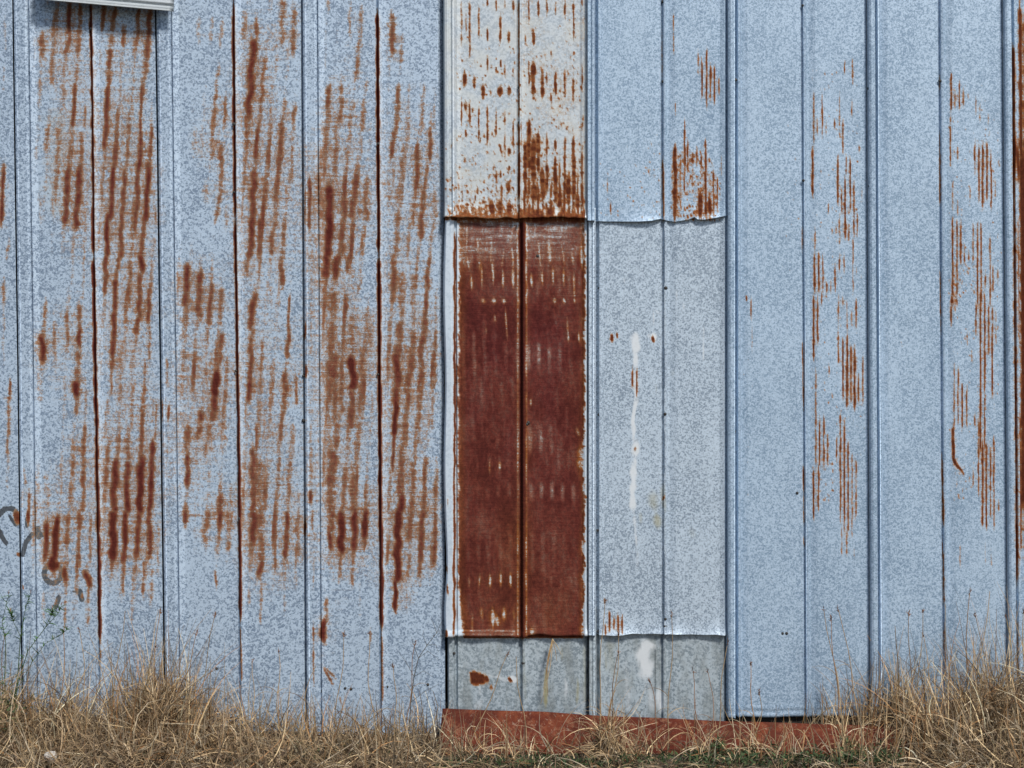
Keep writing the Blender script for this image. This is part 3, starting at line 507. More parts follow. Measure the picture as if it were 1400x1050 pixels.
# ------------------------------------------------------------------ the shed wall
shed = tag(empty('metal_shed', (0, 0, 0)), 'long weathered shed wall of rusty galvanized ribbed sheets', 'shed wall')
boxmesh('unseen_backing', WX(-480), WX(1880), .09, .22, .0, WZ(-262), m_timber, shed)  # unseen solid box, added behind the sheets to stop light leaking through
boxmesh('sill_beam', WX(-480), WX(1880), .022, .086, -.01, WZ(962), m_timber, shed)
_su = [-500, 0, 30, 125, 213, 320, 413, 517, 606, 700, 800, 995, 1095, 1185, 1285, 1370, 1900]
_sv = [14, 14, 13, 13, 13, 10, 6, 5, 3, 0, 0, 0, 5, 5, 7, 8, 8]
def lean(u, v): return np.interp(u, _su, _sv) * np.clip(v, -300, 1100) / 1000.0
big_n = fbm(1400, 2400, 160, 90, 91, 3)
def sheet(u0, u1, v0, v1, y0, prof, mat, du=1.3, dv=2.6, bottom=None, curl=None, crimp=None, label=None, amp=.007, uv_edge=None, back=.002):
    """one formed metal sheet; prof: [(u, mm towards the viewer)], bottom(u) edge offset, curl(u, dist_from_bottom) metres out"""
    us = np.unique(np.concatenate([np.arange(u0, u1, du), [u1], [p[0] for p in prof if u0 <= p[0] <= u1]]))
    vs = np.concatenate([np.arange(v0, v1, dv), [v1]])
    if len(vs) > 2 and vs[-1] - vs[-2] < .4: vs = np.delete(vs, -2)
    U, Vv = np.meshgrid(us, vs)
    pu = np.array([p[0] for p in prof]); pd = np.array([p[1] for p in prof])
    bt = bottom(us) if bottom else np.zeros_like(us)
    tpos = (Vv - v0) / (v1 - v0)
    V2 = Vv + bt[None, :] * np.clip((tpos - .7) / .3, 0, 1) ** 2
    UU = U + lean(U, V2)
    if uv_edge is not None: UU = UU + uv_edge(U, V2)
    D = np.interp(us, pu, pd)[None, :] * .0017 + np.zeros_like(U)
    bi = big_n[np.clip((V2 + 300).astype(int), 0, 1399), np.clip((UU + 500).astype(int), 0, 2399)]
    D = D + (bi - .5) * amp
    if curl is not None: D = D + curl(U, v1 - Vv)
    if crimp:
        for cv, dep in crimp: D = D + dep * np.exp(-((v1 - Vv - cv) / 1.3) ** 2)
    co = np.stack([WX(UU), y0 - D, WZ(V2)], -1).reshape(-1, 3)
    R = sample(RUST, UU, V2); Pl = sample(PALE, UU, V2); Pa = sample(PAINT, UU, V2); Wm = sample(WARM, UU, V2); St = sample(STAIN, UU, V2)
    if u1 < 1 or u0 > 1399: Pa = Pa * 0
    one = np.ones_like(R)
    nr, nc = U.shape
    w1 = np.stack([R, Pl, Pa, one], -1).reshape(-1, 4); w2 = np.stack([Wm, St, one, one], -1).reshape(-1, 4)
    i = np.arange(nr - 1)[:, None] * nc + np.arange(nc - 1)[None, :]
    q = np.stack([i, i + nc, i + nc + 1, i + 1], -1).reshape(-1, 4)
    # folded metal edge all round
    b = np.concatenate([np.arange(nc), (np.arange(1, nr)) * nc + nc - 1, (nr - 1) * nc + np.arange(nc - 2, -1, -1), np.arange(nr - 2, 0, -1) * nc])
    e = co[b].copy(); e[:, 1] += back; n0 = len(co)
    k2 = np.arange(len(b)); k3 = (k2 + 1) % len(b)
    q2 = np.stack([b[k2], b[k3], n0 + k3, n0 + k2], -1)
    o = mesh_np('metal_sheet', np.concatenate([co, e]), np.concatenate([q, q2]), mat, shed,
                {'wear': np.concatenate([w1, w1[b]]), 'wear2': np.concatenate([w2, w2[b]])}, smooth=False)
    if label: o['label'] = label
    return o
def lapL(u):     # standing lap of the left sheets: crevice, raised strip, fine crevice
    return [(u - 5, 0), (u - 1.6, 2), (u - 1.1, -9), (u + .9, -9), (u + 1.5, 9), (u + 5, 12), (u + 17, 12), (u + 20.2, 9), (u + 20.7, 1), (u + 21.7, 1), (u + 22.2, 7), (u + 25, 4), (u + 30, 0)]
def midL(u):     # pinched mid seam
    return [(u - 8, 0), (u - 3.2, 0), (u - 2.8, -6), (u - 1.2, -4), (u + 1.6, 7), (u + 2.8, 8), (u + 4.5, 6), (u + 10, 0)]
def midR(u):     # low mid rib of the right sheets
    return [(u - 10, 0), (u - 3, -.5), (u - .9, -5), (u + .3, -4), (u + 1.0, 4), (u + 3.5, 5), (u + 5.5, -.5), (u + 8, -3), (u + 17, 0)]
def lapR(u):     # double lap rib of the right sheets
    return [(u - 9, 0), (u - 1.6, 2), (u - 1.1, -9), (u + .6, -9), (u + 1, 13), (u + 4, 16), (u + 9.5, 16), (u + 10.5, -7), (u + 13.2, -7), (u + 14.2, 9), (u + 17, 9), (u + 19, -3), (u + 28, 0)]
def cut(p, a, b): return [q for q in p if a <= q[0] <= b]
TOPV = -260
def wob(seed, a): return lambda us: (n1(us, 30, seed) - .5) * a
crL = [(4, .002), (8, -.002), (12, .0015)]
# left run: each sheet carries the lap on its left edge
LE = [18, 213, 412.5, 604]
sheet(-380, -179, TOPV, 1003, .0, lapL(-377) + midL(-275), m_left, du=3, dv=6)
sheet(-178, 16.5, TOPV, 1003, .0, lapL(-176) + midL(-75), m_left, du=1.6, dv=3)
sheet(17, 211.5, TOPV, 1004, .0, cut(lapL(18.5), 17, 300) + midL(124.5), m_left, bottom=wob(1, 3), crimp=crL, label='weathered sheet with painted scrawl near its foot')
sheet(212, 411, TOPV, 1003, .0, cut(lapL(213.5), 212, 400) + midL(319.5), m_left, bottom=wob(2, 3), crimp=crL)
sheet(411.5, 605.5, TOPV, 1005, .0, cut(lapL(413), 411, 600) + midL(516.5) + [(598, 0), (602, -6), (605.5, -10)], m_left, bottom=wob(3, 3), crimp=crL)
# middle bay: base, rusted and chalky sheets lapping downwards
def midM(u): return [(u - 8, 0), (u - 3, 0), (u - 2.2, -5), (u - .5, -4), (u + 1.5, 6), (u + 3, 6), (u + 5, 1), (u + 10, 0)]
sheet(609, 804, 830, 1000, .010, [(609, -6), (611, 10), (617, 10), (620, -6), (622, -6), (624, 3), (630, 0)] + midM(713) + [(797, 0), (801, -3), (804, -6)], m_base, label='dull grey base sheet with a rust wedge')
bowed = lambda U, v: 3.2 * np.exp(-((U - 607) / 9) ** 2) * (-sst(0, 120, 300 - np.abs(v - 520) + 0) + np.sin(v / 37.0) * .35 - 1.1 * np.exp(-((v - 830) / 45) ** 2))
curlA = lambda U, d: .016 * np.exp(-d / 10.0) * (.5 + .5 * np.sin(U / 17.0 + 1) ** 2)
def botA(us): return np.where(us < 706, -0.5, -1.5) + 2.5 * np.exp(-((us - 713) / 8) ** 2) - 2.0 * np.exp(-((us - 738) / 14) ** 2)
sheet(609, 803, 285, 870, -.004, [(609, 6), (611, 15), (617, 15), (620, 10), (621, -3), (623, -3), (624.5, 4), (629, 0)] + midL(713.5) + [(796, 0), (800, 4), (803, 2)], m_red, bottom=botA, curl=curlA, uv_edge=bowed, crimp=[(5, .002), (9, -.002)], amp=.009, label='deeply rusted red sheet with a pale left lap')
curlB = lambda U, d: .020 * np.exp(-d / 9.0)
def botB(us): return 1.2 * np.sin(us / 21.0) - 2.2 * np.exp(-((us - 693) / 7) ** 2) + (n1(us, 7, 33) - .5) * 1.6
sheet(606, 803.5, TOPV, 299, -.012, [(606, -4), (608, 12), (612.5, 14), (614.5, 7), (617, 7), (619, 14), (621, 14), (625, 2), (630, 0)] + midM(709) + [(793, 0), (797, 3), (799, -1), (803.5, -2)], m_cream, bottom=botB, curl=curlB, label='chalky upper sheet with bright rust along its foot')
# right patch bay
def lapN(u): return [(u, 9), (u + 1, 14), (u + 4.5, 11), (u + 6.5, 15), (u + 9.5, 15), (u + 11, -7), (u + 14, -7), (u + 15, 6), (u + 18, 6), (u + 22, 0)]
tailN = [(984, 0), (990, 3), (992, -6), (993.5, -8)]
sheet(805, 993.5, 830, 1000, .010, lapN(805) + midR(906) + tailN, m_base, label='dull base sheet with a white bloom')
def botC(us): return (n1(us, 16, 44) - .5) * 2 - 1.6 * np.clip(np.sin((us - 842) / 26.0), 0, 1) * (us > 835)
sheet(804, 993.5, 285, 868, -.002, lapN(804) + midR(907) + tailN, m_patch, bottom=botC, curl=lambda U, d: .010 * np.exp(-d / 9.0) * (1 + .5 * np.sin(U / 11.0)), label='grey sheet with white drip marks')
def botD(us):
    b = np.interp(us, [802, 820, 870, 890, 903, 909, 922, 940, 949, 953, 962, 980, 993], [4, 4.5, 5, 4, 1, 3, 5, 2.2, -1.5, 2, 2.3, -.5, -3.5])
    return b - 1
sheet(802.5, 993.5, TOPV, 300, -.010, lapN(802.5) + midR(905.5) + tailN, m_right, du=1.05, bottom=botD, curl=lambda U, d: .013 * np.exp(-d / 11.0) * (.6 + .4 * np.cos(U / 14.0)), label='bluish upper sheet with a wavy torn foot')
# right run
crR = [(4, .002), (8, -.0025), (12, .002)]
sheet(993, 1183.5, TOPV, 980, .0, cut(lapR(994), 993, 1180) + midR(1097), m_right, du=1.05, bottom=wob(5, 2), crimp=crR)
sheet(1184, 1369.5, TOPV, 978, .0, cut(lapR(1184.5), 1184, 1360) + midR(1284.5), m_right, du=1.05, bottom=wob(6, 2), crimp=crR)
sheet(1370, 1566, TOPV, 978, .0, cut(lapR(1370.5), 1370, 1500) + midR(1476), m_right, du=1.6, dv=3)
sheet(1566.5, 1770, TOPV, 978, .0, cut(lapR(1567), 1566.5, 1700) + midR(1672), m_right, du=3, dv=6)
# nails: one small domed head, its mesh shared by all
def dome(r, h):
    co = [(0, -h, 0)]; f = []
    for ring, (rr, yy_) in enumerate(((r * .55, -h * .85), (r * .9, -h * .4), (r, .002))):
        for a in range(8): co.append((rr * math.cos(a * math.pi / 4), yy_, rr * math.sin(a * math.pi / 4)))
    for a in range(8): f.append((0, 1 + a, 1 + (a + 1) % 8))
    q = [(1 + s * 8 + a, 9 + s * 8 + a, 9 + s * 8 + (a + 1) % 8, 1 + s * 8 + (a + 1) % 8) for s in range(2) for a in range(8)]
    return co, q, f
co, q, f = dome(.0052, .0045)
nail0 = mesh_np('nail', co, q, m_nail, shed, tris=f)
nails = [(905.7, 3, -12), (905.7, 112, -12), (618, 112, 0), (616, 500, -17), (615, 512, -17), (614, 546, -17), (613, 553, -17), (616, 575, -17), (616, 600, -17), (617, 670, -17), (617, 771, -17), (618, 841, -16), (621, 893, -6), (715, 907, 4),
    (819, 394, -6), (817, 725, -6), (819, 567, -6), (910, 394, -10), (909, 566, -10), (909.5, 846, -10), (909.5, 856, -10), (1003, 440, -14), (1003, 590, -14), (1001, 690, -14), (1001, 836, -14), (998, 18, -14), (1000, 100, -14), (1005, 110, -14), (997, 246, -14),
    (1188, 11, -15), (1187, 122, -15), (1188, 255, -15), (1191, 523, -15), (1193, 841, -15), (1097, 8, -8), (1098, 247, -8), (1284.5, 111, -8), (1090, 674, 0), (1070, 866, 1), (1075.5, 866, 1), (1379, 220, -15), (1380, 502, -15), (1379, 519, -15),
    (1383, 850, -14), (472, 941, 1), (480, 942, 1), (585, 936, 1), (440, 945, 1), (529, 939, 1), (415, 514, -4), (415, 575, -4), (517, 512, -8), (517, 197, -8), (320, 170, -8), (320, 263, -8), (125, 40, -8), (323, 507, -8), (328, 709, -8), (818, 863, -6), (620, 112, -4),
    (710, 120, -14), (710, 168, -14), (735, 350, 0), (805, 122, -20), (808, 568, -12), (811, 250, -24), (720, 580, -6), (722, 578, -5), (296, 914, 0), (231, 833, -9)]
for i, (u, v, ymm) in enumerate(nails):
    o = nail0 if i == 0 else nail0.copy()
    if i: COL.objects.link(o); o.parent = shed
    o.location = (WX(u), ymm * .001, WZ(v)); s_ = 1.05 + .6 * random.random(); o.scale = (s_, 1, s_)

# ------------------------------------------------------------------ tin awning at the top left
aw = tag(empty('tin_awning', (WX(145), 0, WZ(-40))), 'pale tin awning edge jutting out at the top left corner', 'awning')
def strip_solid(name, secs, thick, mat, parent, off):
    """secs: list of cross-section polylines [(x,y,z)...] along the length; closed with thickness along the local normal (-y,+z)"""
    A = np.array(secs, float); n, m_, _ = A.shape
    B = A + np.array([0, thick * .6, -thick * .6])
    co = np.concatenate([A.reshape(-1, 3), B.reshape(-1, 3)]) - np.array(off)
    q = []; o2 = n * m_
    for i in range(n - 1):
        for j in range(m_ - 1):
            a = i * m_ + j; q.append((a, a + m_, a + m_ + 1, a + 1)); q.append((o2 + a, o2 + a + 1, o2 + a + m_ + 1, o2 + a + m_))
    for i in range(n - 1):
        for j in (0, m_ - 1):
            a = i * m_ + j; q.append((a, o2 + a, o2 + a + m_, a + m_) if j else (a, a + m_, o2 + a + m_, o2 + a))
    for j in range(m_ - 1):
        for i in (0, n - 1):
            a = i * m_ + j; q.append((a, a + 1, o2 + a + 1, o2 + a) if i else (a, o2 + a, o2 + a + 1, a + 1))
    return mesh_np(name, co, q, mat, parent)
off = (WX(145), 0, WZ(-40))
secs = []
for u in np.linspace(243, 56, 30):
    vb = 21 - (243 - u) * 15 / 168; lipz = WZ(vb)
    secs.append([(WX(u), y, lipz + dz) for y, dz in ((-.082, 0), (-.086, .008), (-.085, .014), (-.077, .018), (-.077, .024), (-.084, .029), (-.083, .036), (-.074, .040), (-.08, .06), (-.05, .13), (-.02, .20))])
strip_solid('awning_sheet', secs, .004, m_hood, aw, off)
boxmesh('bracket', WX(225) - off[0], WX(225) + .025 - off[0], -.08, -.02, WZ(-40) - off[2], WZ(-32) - off[2], m_timber, aw)

# ------------------------------------------------------------------ rusty iron plate leaning at the foot of the wall
pl = empty('iron_plate', (WX(930), -.16, 0))
tag(pl, 'long rusty iron plate leaning low against the foot of the wall', 'metal plate')
us = np.linspace(606, 1262, 110); ts = np.linspace(0, 1, 12)
topv = np.interp(us, [606, 640, 700, 740, 800, 900, 990, 1050, 1140, 1200, 1262], [964, 965, 966, 967, 971, 975, 979, 981, 984, 987, 991])
co = []
for u, tv in zip(us, topv):
    ytop = -.075 - .03 * math.sin((u - 606) / 656 * 3.0); ybot = -.25 + .03 * math.sin((u - 606) / 130.0)
    for t in ts:
        ztop = WZ(tv) ; zb = -.008
        y = ytop + (ybot - ytop) * t + .012 * math.sin(t * 3.14) + .004 * math.sin(u / 23.0 + t * 5)
        co.append((WX(u) - WX(930) - .012 * t * (u < 612), y + .16, ztop + (zb - ztop) * t))
co = np.array(co); n, m_ = len(us), len(ts)
back = co + np.array([0, .004, -.002]); o2 = len(co)
i = (np.arange(n - 1)[:, None] * m_ + np.arange(m_ - 1)[None, :]).ravel()
q = np.concatenate([np.stack([i, i + 1, i + m_ + 1, i + m_], -1), np.stack([o2 + i, o2 + i + m_, o2 + i + m_ + 1, o2 + i + 1], -1)])
e = np.arange(n - 1) * m_
q = np.concatenate([q, np.stack([e, e + m_, o2 + e + m_, o2 + e], -1), np.stack([e + m_ - 1, o2 + e + m_ - 1, o2 + e + 2 * m_ - 1, e + 2 * m_ - 1], -1)])
j = np.arange(m_ - 1)
q = np.concatenate([q, np.stack([j, o2 + j, o2 + j + 1, j + 1], -1), np.stack([(n - 1) * m_ + j, (n - 1) * m_ + j + 1, o2 + (n - 1) * m_ + j + 1, o2 + (n - 1) * m_ + j], -1)])
mesh_np('plate_sheet', np.concatenate([co, back]), q, m_iron, pl, smooth=True)

# ------------------------------------------------------------------ plants
def ribbons(P0, az, el, length, curv, width, tint, K=5, roll=None, sway=None, ymax=-.03, taper=True):
    """n curved blades: P0 (n,3), azimuth, elevation, total bend 'curv' (radians, lowers elevation), width, tint (n,3)"""
    n = len(P0); pts = np.zeros((n, K + 1, 3)); pts[:, 0] = P0
    a = az.copy(); e = el.copy(); st = length / K
    if sway is None: sway = np.zeros(n)
    for k_ in range(K):
        pts[:, k_ + 1] = pts[:, k_] + np.stack([np.cos(e) * np.cos(a), np.cos(e) * np.sin(a), np.sin(e)], -1) * st[:, None]
        e = e - curv / K * (1 + .8 * k_ / K); a = a + sway / K
    pts[..., 1] = np.minimum(pts[..., 1], ymax); pts[..., 2] = np.maximum(pts[..., 2], .002)
    if roll is None: roll = rng.random(n) * 2 * np.pi
    wv = np.stack([np.cos(roll), .5 * np.sin(roll), .6 * np.sin(roll * 1.7)], -1)
    d = pts[:, -1] - pts[:, 0]; d /= np.linalg.norm(d, axis=1)[:, None] + 1e-9
    wv = wv - (wv * d).sum(1)[:, None] * d; wv /= np.linalg.norm(wv, axis=1)[:, None] + 1e-9
    prof = np.linspace(1, .18, K + 1) if taper else np.ones(K + 1)
    off_ = wv[:, None, :] * (width[:, None] * prof[None, :] * .5)[..., None]
    co = np.stack([pts - off_, pts + off_], 2).reshape(-1, 3)
    base = np.arange(n)[:, None] * (2 * (K + 1)) + np.arange(K)[None, :] * 2
    q = np.stack([base, base + 1, base + 3, base + 2], -1).reshape(-1, 4)
    t = np.concatenate([tint, np.ones((n, 1))], 1); t = np.repeat(t, 2 * (K + 1), 0)
    return co, q, t, pts
STRAW = np.array([(.56, .45, .29), (.47, .36, .23), (.33, .25, .165), (.36, .31, .24), (.25, .19, .13), (.36, .22, .11), (.68, .60, .46), (.16, .115, .085), (.30, .17, .085), (.30, .27, .22)])
def straw(n, w=None):
    p = np.array([.15, .16, .15, .11, .12, .08, .07, .09, .04, .03]) if w is None else np.array(w)
    return np.minimum(STRAW[rng.choice(len(STRAW), n, p=p / p.sum())] * (.45 + 1.05 * rng.random((n, 1)) ** 1.3), .8) * np.array([.97, .90, .80])
HU = [-120, 0, 60, 120, 175, 215, 245, 290, 330, 420, 520, 598, 612, 700, 790, 815, 850, 900, 1000, 1080, 1120, 1170, 1230, 1300, 1350, 1400, 1520]
HT = [.30, .32, .29, .25, .27, .36, .36, .24, .18, .11, .10, .10, .06, .06, .06, .14, .09, .07, .06, .07, .13, .21, .25, .30, .39, .44, .44]
def hgt(u): return np.interp(u, HU, HT)
def plate_zone(u): return ((u > 603) & (u < 1235))
parts = []
# tangled thatch lying on the ground
n = 22000
u = rng.uniform(-110, 1510, n); y = -.03 - .85 * rng.random(n) ** 1.1; h = hgt(u)
z = rng.random(n) ** 1.6 * h * .42 * np.clip(1.25 - np.abs(y + .18) * 1.0, .25, 1)
pz = plate_zone(u)
keep = ~(pz & (y > -.41)) & ~(pz & (rng.random(n) < .3)); u, y, z, h = u[keep], y[keep], z[keep], h[keep]; n = len(u); pz = plate_zone(u)
P0 = np.stack([WX(u), y, np.where(pz, z * .3, z)], -1)
az = rng.random(n) * 2 * np.pi; el = np.where(pz, rng.normal(.08, .2, n), rng.normal(.28, .5, n))
ln = (.06 + .22 * rng.random(n) ** 1.5) * np.where(pz, .7, 1)
tn = straw(n, [.12, .16, .19, .14, .14, .04, .05, .10, .02, .07]); low = z < .02; tn[low] *= .6  # lowest blades tinted darker: shade in the straw gaps put into the colour
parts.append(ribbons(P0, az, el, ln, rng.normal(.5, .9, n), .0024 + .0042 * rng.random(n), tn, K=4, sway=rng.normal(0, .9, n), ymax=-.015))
# upright tufts
n = 9500
u = rng.uniform(-110, 1510, n); cl = n1(u, 26, 501); h = hgt(u); pz = plate_zone(u)
keep = (rng.random(n) < .08 + .62 * cl * np.clip(h / .22, .3, 1.2)) & ~(pz & (rng.random(n) < np.where(u > 1085, .4, .86))); u, h, cl, pz = u[keep], h[keep], cl[keep], pz[keep]; n = len(u)
y = np.where(pz, np.where((u > 1085) & (rng.random(n) < .75), -.025 - .035 * rng.random(n), -.38 - .25 * rng.random(n)), -.05 - .5 * rng.random(n))
ln = h * (.45 + .8 * rng.random(n)) * (.7 + .5 * cl)
parts.append(ribbons(np.stack([WX(u), y, np.zeros(n)], -1), rng.random(n) * 2 * np.pi, np.radians(rng.normal(66, 22, n)), ln, np.abs(rng.normal(.9, .9, n)), .003 + .0045 * rng.random(n), straw(n), K=6, sway=rng.normal(0, .5, n), ymax=-.02))
n = 330
u = rng.uniform(600, 1230, n); y = -.29 - .22 * rng.random(n)
parts.append(ribbons(np.stack([WX(u), y, .01 + .05 * rng.random(n)], -1), rng.random(n) * 2 * np.pi, np.abs(rng.normal(.6, .5, n)), .07 + .17 * rng.random(n), rng.normal(1.0, 1.2, n), .003 + .003 * rng.random(n), straw(n, [.25, .2, .12, .12, .05, .08, .08, .02, .06, .03]), K=6, sway=rng.normal(0, 1.2, n), ymax=-.02))
for cu_, nn_ in ((822, 120), (640, 60), (700, 40), (950, 45), (1010, 30), (1135, 60), (870, 30)):
    u = rng.normal(cu_, 12, nn_)
    parts.append(ribbons(np.stack([WX(u), -.29 - .14 * rng.random(nn_), np.zeros(nn_)], -1), rng.random(nn_) * 2 * np.pi, np.radians(rng.normal(72, 18, nn_)), .06 + .22 * rng.random(nn_) ** 1.5, np.abs(rng.normal(.8, .8, nn_)), .003 + .003 * rng.random(nn_), straw(nn_), K=6, sway=rng.normal(0, .8, nn_), ymax=-.02))
# tall lone stems
n = 700
u = np.concatenate([rng.normal(1245, 95, 330), rng.uniform(-20, 600, 260), rng.uniform(600, 1130, 50), rng.normal(240, 40, 60)]); pz = plate_zone(u)
y = np.where(pz, np.where((u > 1085) & (rng.random(n) < .7), -.025 - .035 * rng.random(n), -.3 - .2 * rng.random(n)), -.06 - .3 * rng.random(n)); ln = hgt(u) * (.8 + .7 * rng.random(n)) + .05 + .09 * rng.random(n)
parts.append(ribbons(np.stack([WX(u), y, np.zeros(n)], -1), rng.random(n) * 2 * np.pi, np.radians(rng.normal(82, 9, n)), ln, np.abs(rng.normal(.35, .4, n)), .0038 + .003 * rng.random(n), straw(n, [.25, .2, .1, .1, .05, .15, .08, .02, .12, .03]), K=8, sway=rng.normal(0, .4, n), ymax=-.02))
# matted clumps against the wall
for (cu, cw, ch, nn) in [(232, 42, .34, 1500), (105, 50, .24, 700), (1345, 60, .36, 1500), (1232, 45, .24, 800), (1400, 40, .42, 900), (20, 45, .28, 700), (825, 12, .20, 160), (300, 30, .2, 300)]:
    uu = rng.normal(cu, cw * .5, nn); zz = rng.random(nn) ** 1.1 * ch * .7 * np.exp(-((uu - cu) / cw) ** 2)
    yb = np.where(uu < 1235, -.025 - .04 * rng.random(nn), -.06 - .3 * rng.random(nn)) if 1100 < cu < 1300 else (-.06 - .3 * rng.random(nn) if cu != 825 else -.28 - .1 * rng.random(nn))
    parts.append(ribbons(np.stack([WX(uu), yb, zz], -1), rng.random(nn) * 2 * np.pi, rng.normal(.5, .55, nn), .08 + .22 * rng.random(nn), rng.normal(1.1, 1.2, nn), .0026 + .004 * rng.random(nn), straw(nn), K=5, sway=rng.normal(0, 1.2, nn), ymax=-.02))
def join(parts):
    cs, qs, ts_, o = [], [], [], 0
    for c, q_, t, _ in parts: cs.append(c); qs.append(q_ + o); ts_.append(t); o += len(c)
    return np.concatenate(cs), np.concatenate(qs), np.concatenate(ts_)
c, q, t = join(parts)
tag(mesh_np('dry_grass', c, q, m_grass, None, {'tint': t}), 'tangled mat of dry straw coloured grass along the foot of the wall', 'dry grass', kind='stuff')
# low green weeds between the straw
GREEN = np.array([(.045, .075, .03), (.06, .095, .04), (.035, .06, .03), (.08, .11, .045)])
def greenpatch(u0, u1, y0, y1, n, hh):
    u = rng.uniform(u0, u1, n); y = rng.uniform(y0, y1, n); z = rng.random(n) ** 1.2 * hh * (.35 + n1(u, 14, 77))
    return ribbons(np.stack([WX(u), y, z], -1), rng.random(n) * 2 * np.pi, rng.normal(.5, .5, n), .012 + .022 * rng.random(n), rng.normal(.6, .6, n),   .004 + .006 * rng.random(n), GREEN[rng.choice(4, n)] * (.7 + .6 * rng.random((n, 1))), K=2, ymax=-.02)
c, q, t = join([greenpatch(925, 1010, -.55, -.33, 700, .09), greenpatch(1010, 1190, -.55, -.34, 800, .05), greenpatch(1125, 1200, -.5, -.32, 420, .07), greenpatch(780, 925, -.55, -.36, 350, .04), greenpatch(600, 780, -.55, -.35, 500, .03),
                greenpatch(-60, 62, -.5, -.08, 1300, .26), greenpatch(1300, 1400, -.5, -.3, 250, .08), greenpatch(120, 560, -.55, -.15, 700, .05)])
tag(mesh_np('green_weeds', c, q, m_grass, None, {'tint': t}), 'low dark green weeds growing through the straw in front of the iron plate', 'weeds', kind='stuff')

# --- single stalks
def tube(pts, r0, r1, sides=5):
    p = np.array(pts, float); n = len(p); d = np.gradient(p, axis=0); d /= np.linalg.norm(d, axis=1)[:, None] + 1e-9
    s_ = np.cross(d, (0, 1, .2)); s_ /= np.linalg.norm(s_, axis=1)[:, None] + 1e-9; t_ = np.cross(d, s_)
    r = np.linspace(r0, r1, n)[:, None, None]; a = np.arange(sides) * 2 * np.pi / sides
    co = p[:, None, :] + r * (np.cos(a)[None, :, None] * s_[:, None, :] + np.sin(a)[None, :, None] * t_[:, None, :])
    i = np.arange(n - 1)[:, None] * sides; k_ = np.arange(sides)[None, :]; k2 = (k_ + 1) % sides
    q_ = np.stack([i + k_, i + k2, i + sides + k2, i + sides + k_], -1).reshape(-1, 4)
    return co.reshape(-1, 3), q_
def tubes(name, lines, mat, parent, col):
    cs, qs, o = [], [], 0
    for pts, r0, r1 in lines:
        c_, q_ = tube(pts, r0, r1); cs.append(c_); qs.append(q_ + o); o += len(c_)
    c_ = np.concatenate(cs); t_ = np.tile((*col, 1), (len(c_), 1))
    return mesh_np(name, c_, np.concatenate(qs), mat, parent, {'tint': t_})
def head_mesh(r, lines_n, spread, length):
    """ragged seed head: a spray of small husks"""
    n = lines_n; P0 = np.zeros((n, 3)); P0[:, 2] = rng.random(n) * length
    return ribbons(P0, rng.random(n) * 6.28, rng.normal(.9, .45, n), spread * (.6 + .8 * rng.random(n)), rng.normal(.2, .5, n), r * (.7 + .6 * rng.random(n)), np.tile((.24, .13, .075), (n, 1)) * (.6 + .8 * rng.random((n, 1))), K=2, ymax=9)
def stalk(ub, y, ut, vt, label, col=(.36, .26, .15), r=.0024, head=True, bend=.0, group=None, leaves=2):
    """dry stalk rooted at the ground below survey column ub, its tip over (ut, vt)"""
    root = empty('dry_stalk', (WX(ub), y, 0)); k_ = (7 + y) / 7
    tip = np.array([WX(ut) * k_, y + rng.normal(0, .02), WZ(525) + (WZ(vt) - WZ(525)) * k_]) - np.array([WX(ub), y, 0])
    tip[1] = min(tip[1], -.03 - y)
    t_ = np.linspace(0, 1, 8)[:, None]
    pts = tip * t_ + np.array([bend, 0, 0]) * np.sin(t_ * np.pi) + np.array([.006, .004, 0]) * np.sin(t_ * 9 + rng.random() * 6)
    pts[0] = (0, 0, -.01)
    tubes('stem', [(pts, r, r * .55)], m_grass, root, tuple(np.array(col) * (.8 + .4 * rng.random())))
    d = pts[-1] - pts[-2]
    if head:
        c_, q_, tt, _ = head_mesh(.0045, 9 + int(rng.integers(8)), .013, .02)
        o = mesh_np('seed_head', c_, q_, m_grass, root, {'tint': tt}); o.location = pts[-1] - np.array([0, 0, .008])
        o.rotation_euler = Vector(d).to_track_quat('Z', 'Y').to_euler()
    for _ in range(leaves):
        k2 = int(rng.integers(1, 5)); l_ = .05 + .08 * rng.random()
        c_, q_, tt, _ = ribbons(pts[k2:k2 + 1], np.array([rng.choice([0, np.pi]) + rng.normal(0, .6)]), np.array([.8]), np.array([l_]), np.array([1.2]), np.array([.004]), straw(1), K=5, roll=np.array([1.2]), ymax=9)
        mesh_np('leaf', c_, q_, m_grass, root, {'tint': tt})
    tag(root, label, 'dry weed', group)
    return root
G = 'dry weed stalks standing along the wall'
stalk(268, -.14, 296, 841, 'dry stalk leaning right with a seed head before the second sheet joint', col=(.30, .22, .13), group=G)
stalk(262, -.16, 268, 866, 'short brown stalk with a dark seed head above the left straw clump', group=G, col=(.34, .2, .1))
stalk(214, -.12, 218, 836, 'upright brown stalk with tiny seeds along the lap left of the straw clump', group=G, col=(.34, .2, .1))
stalk(222, -.15, 212, 886, 'short stalk with ragged brown head left of the big straw clump', group=G)
stalk(88, -.1, 90, 842, 'thin orange brown stalk standing under the painted ring', group=G, col=(.36, .2, .09))
stalk(130, -.13, 111, 862, 'bent tan stalk leaning left beside the first rusted seam', group=G)
stalk(145, -.12, 168, 836, 'long pale arching straw right of the first rusted seam', group=G, head=False, bend=.02)
stalk(385, -.12, 381, 893, 'thin stalk with a reddish head before the third lap', group=G)
stalk(400, -.14, 430, 912, 'pale straw leaning far right across the third lap', group=G, head=False)
stalk(520, -.12, 504, 868, 'tall pale straw standing against the third rusted seam', group=G, bend=-.012)
stalk(556, -.16, 568, 880, 'brown seed stalk standing just left of the branched dark weed', group=G, col=(.3, .17, .09))
stalk(545, -.18, 540, 910, 'small tan stalk between the third seam and the dark weed', group=G)
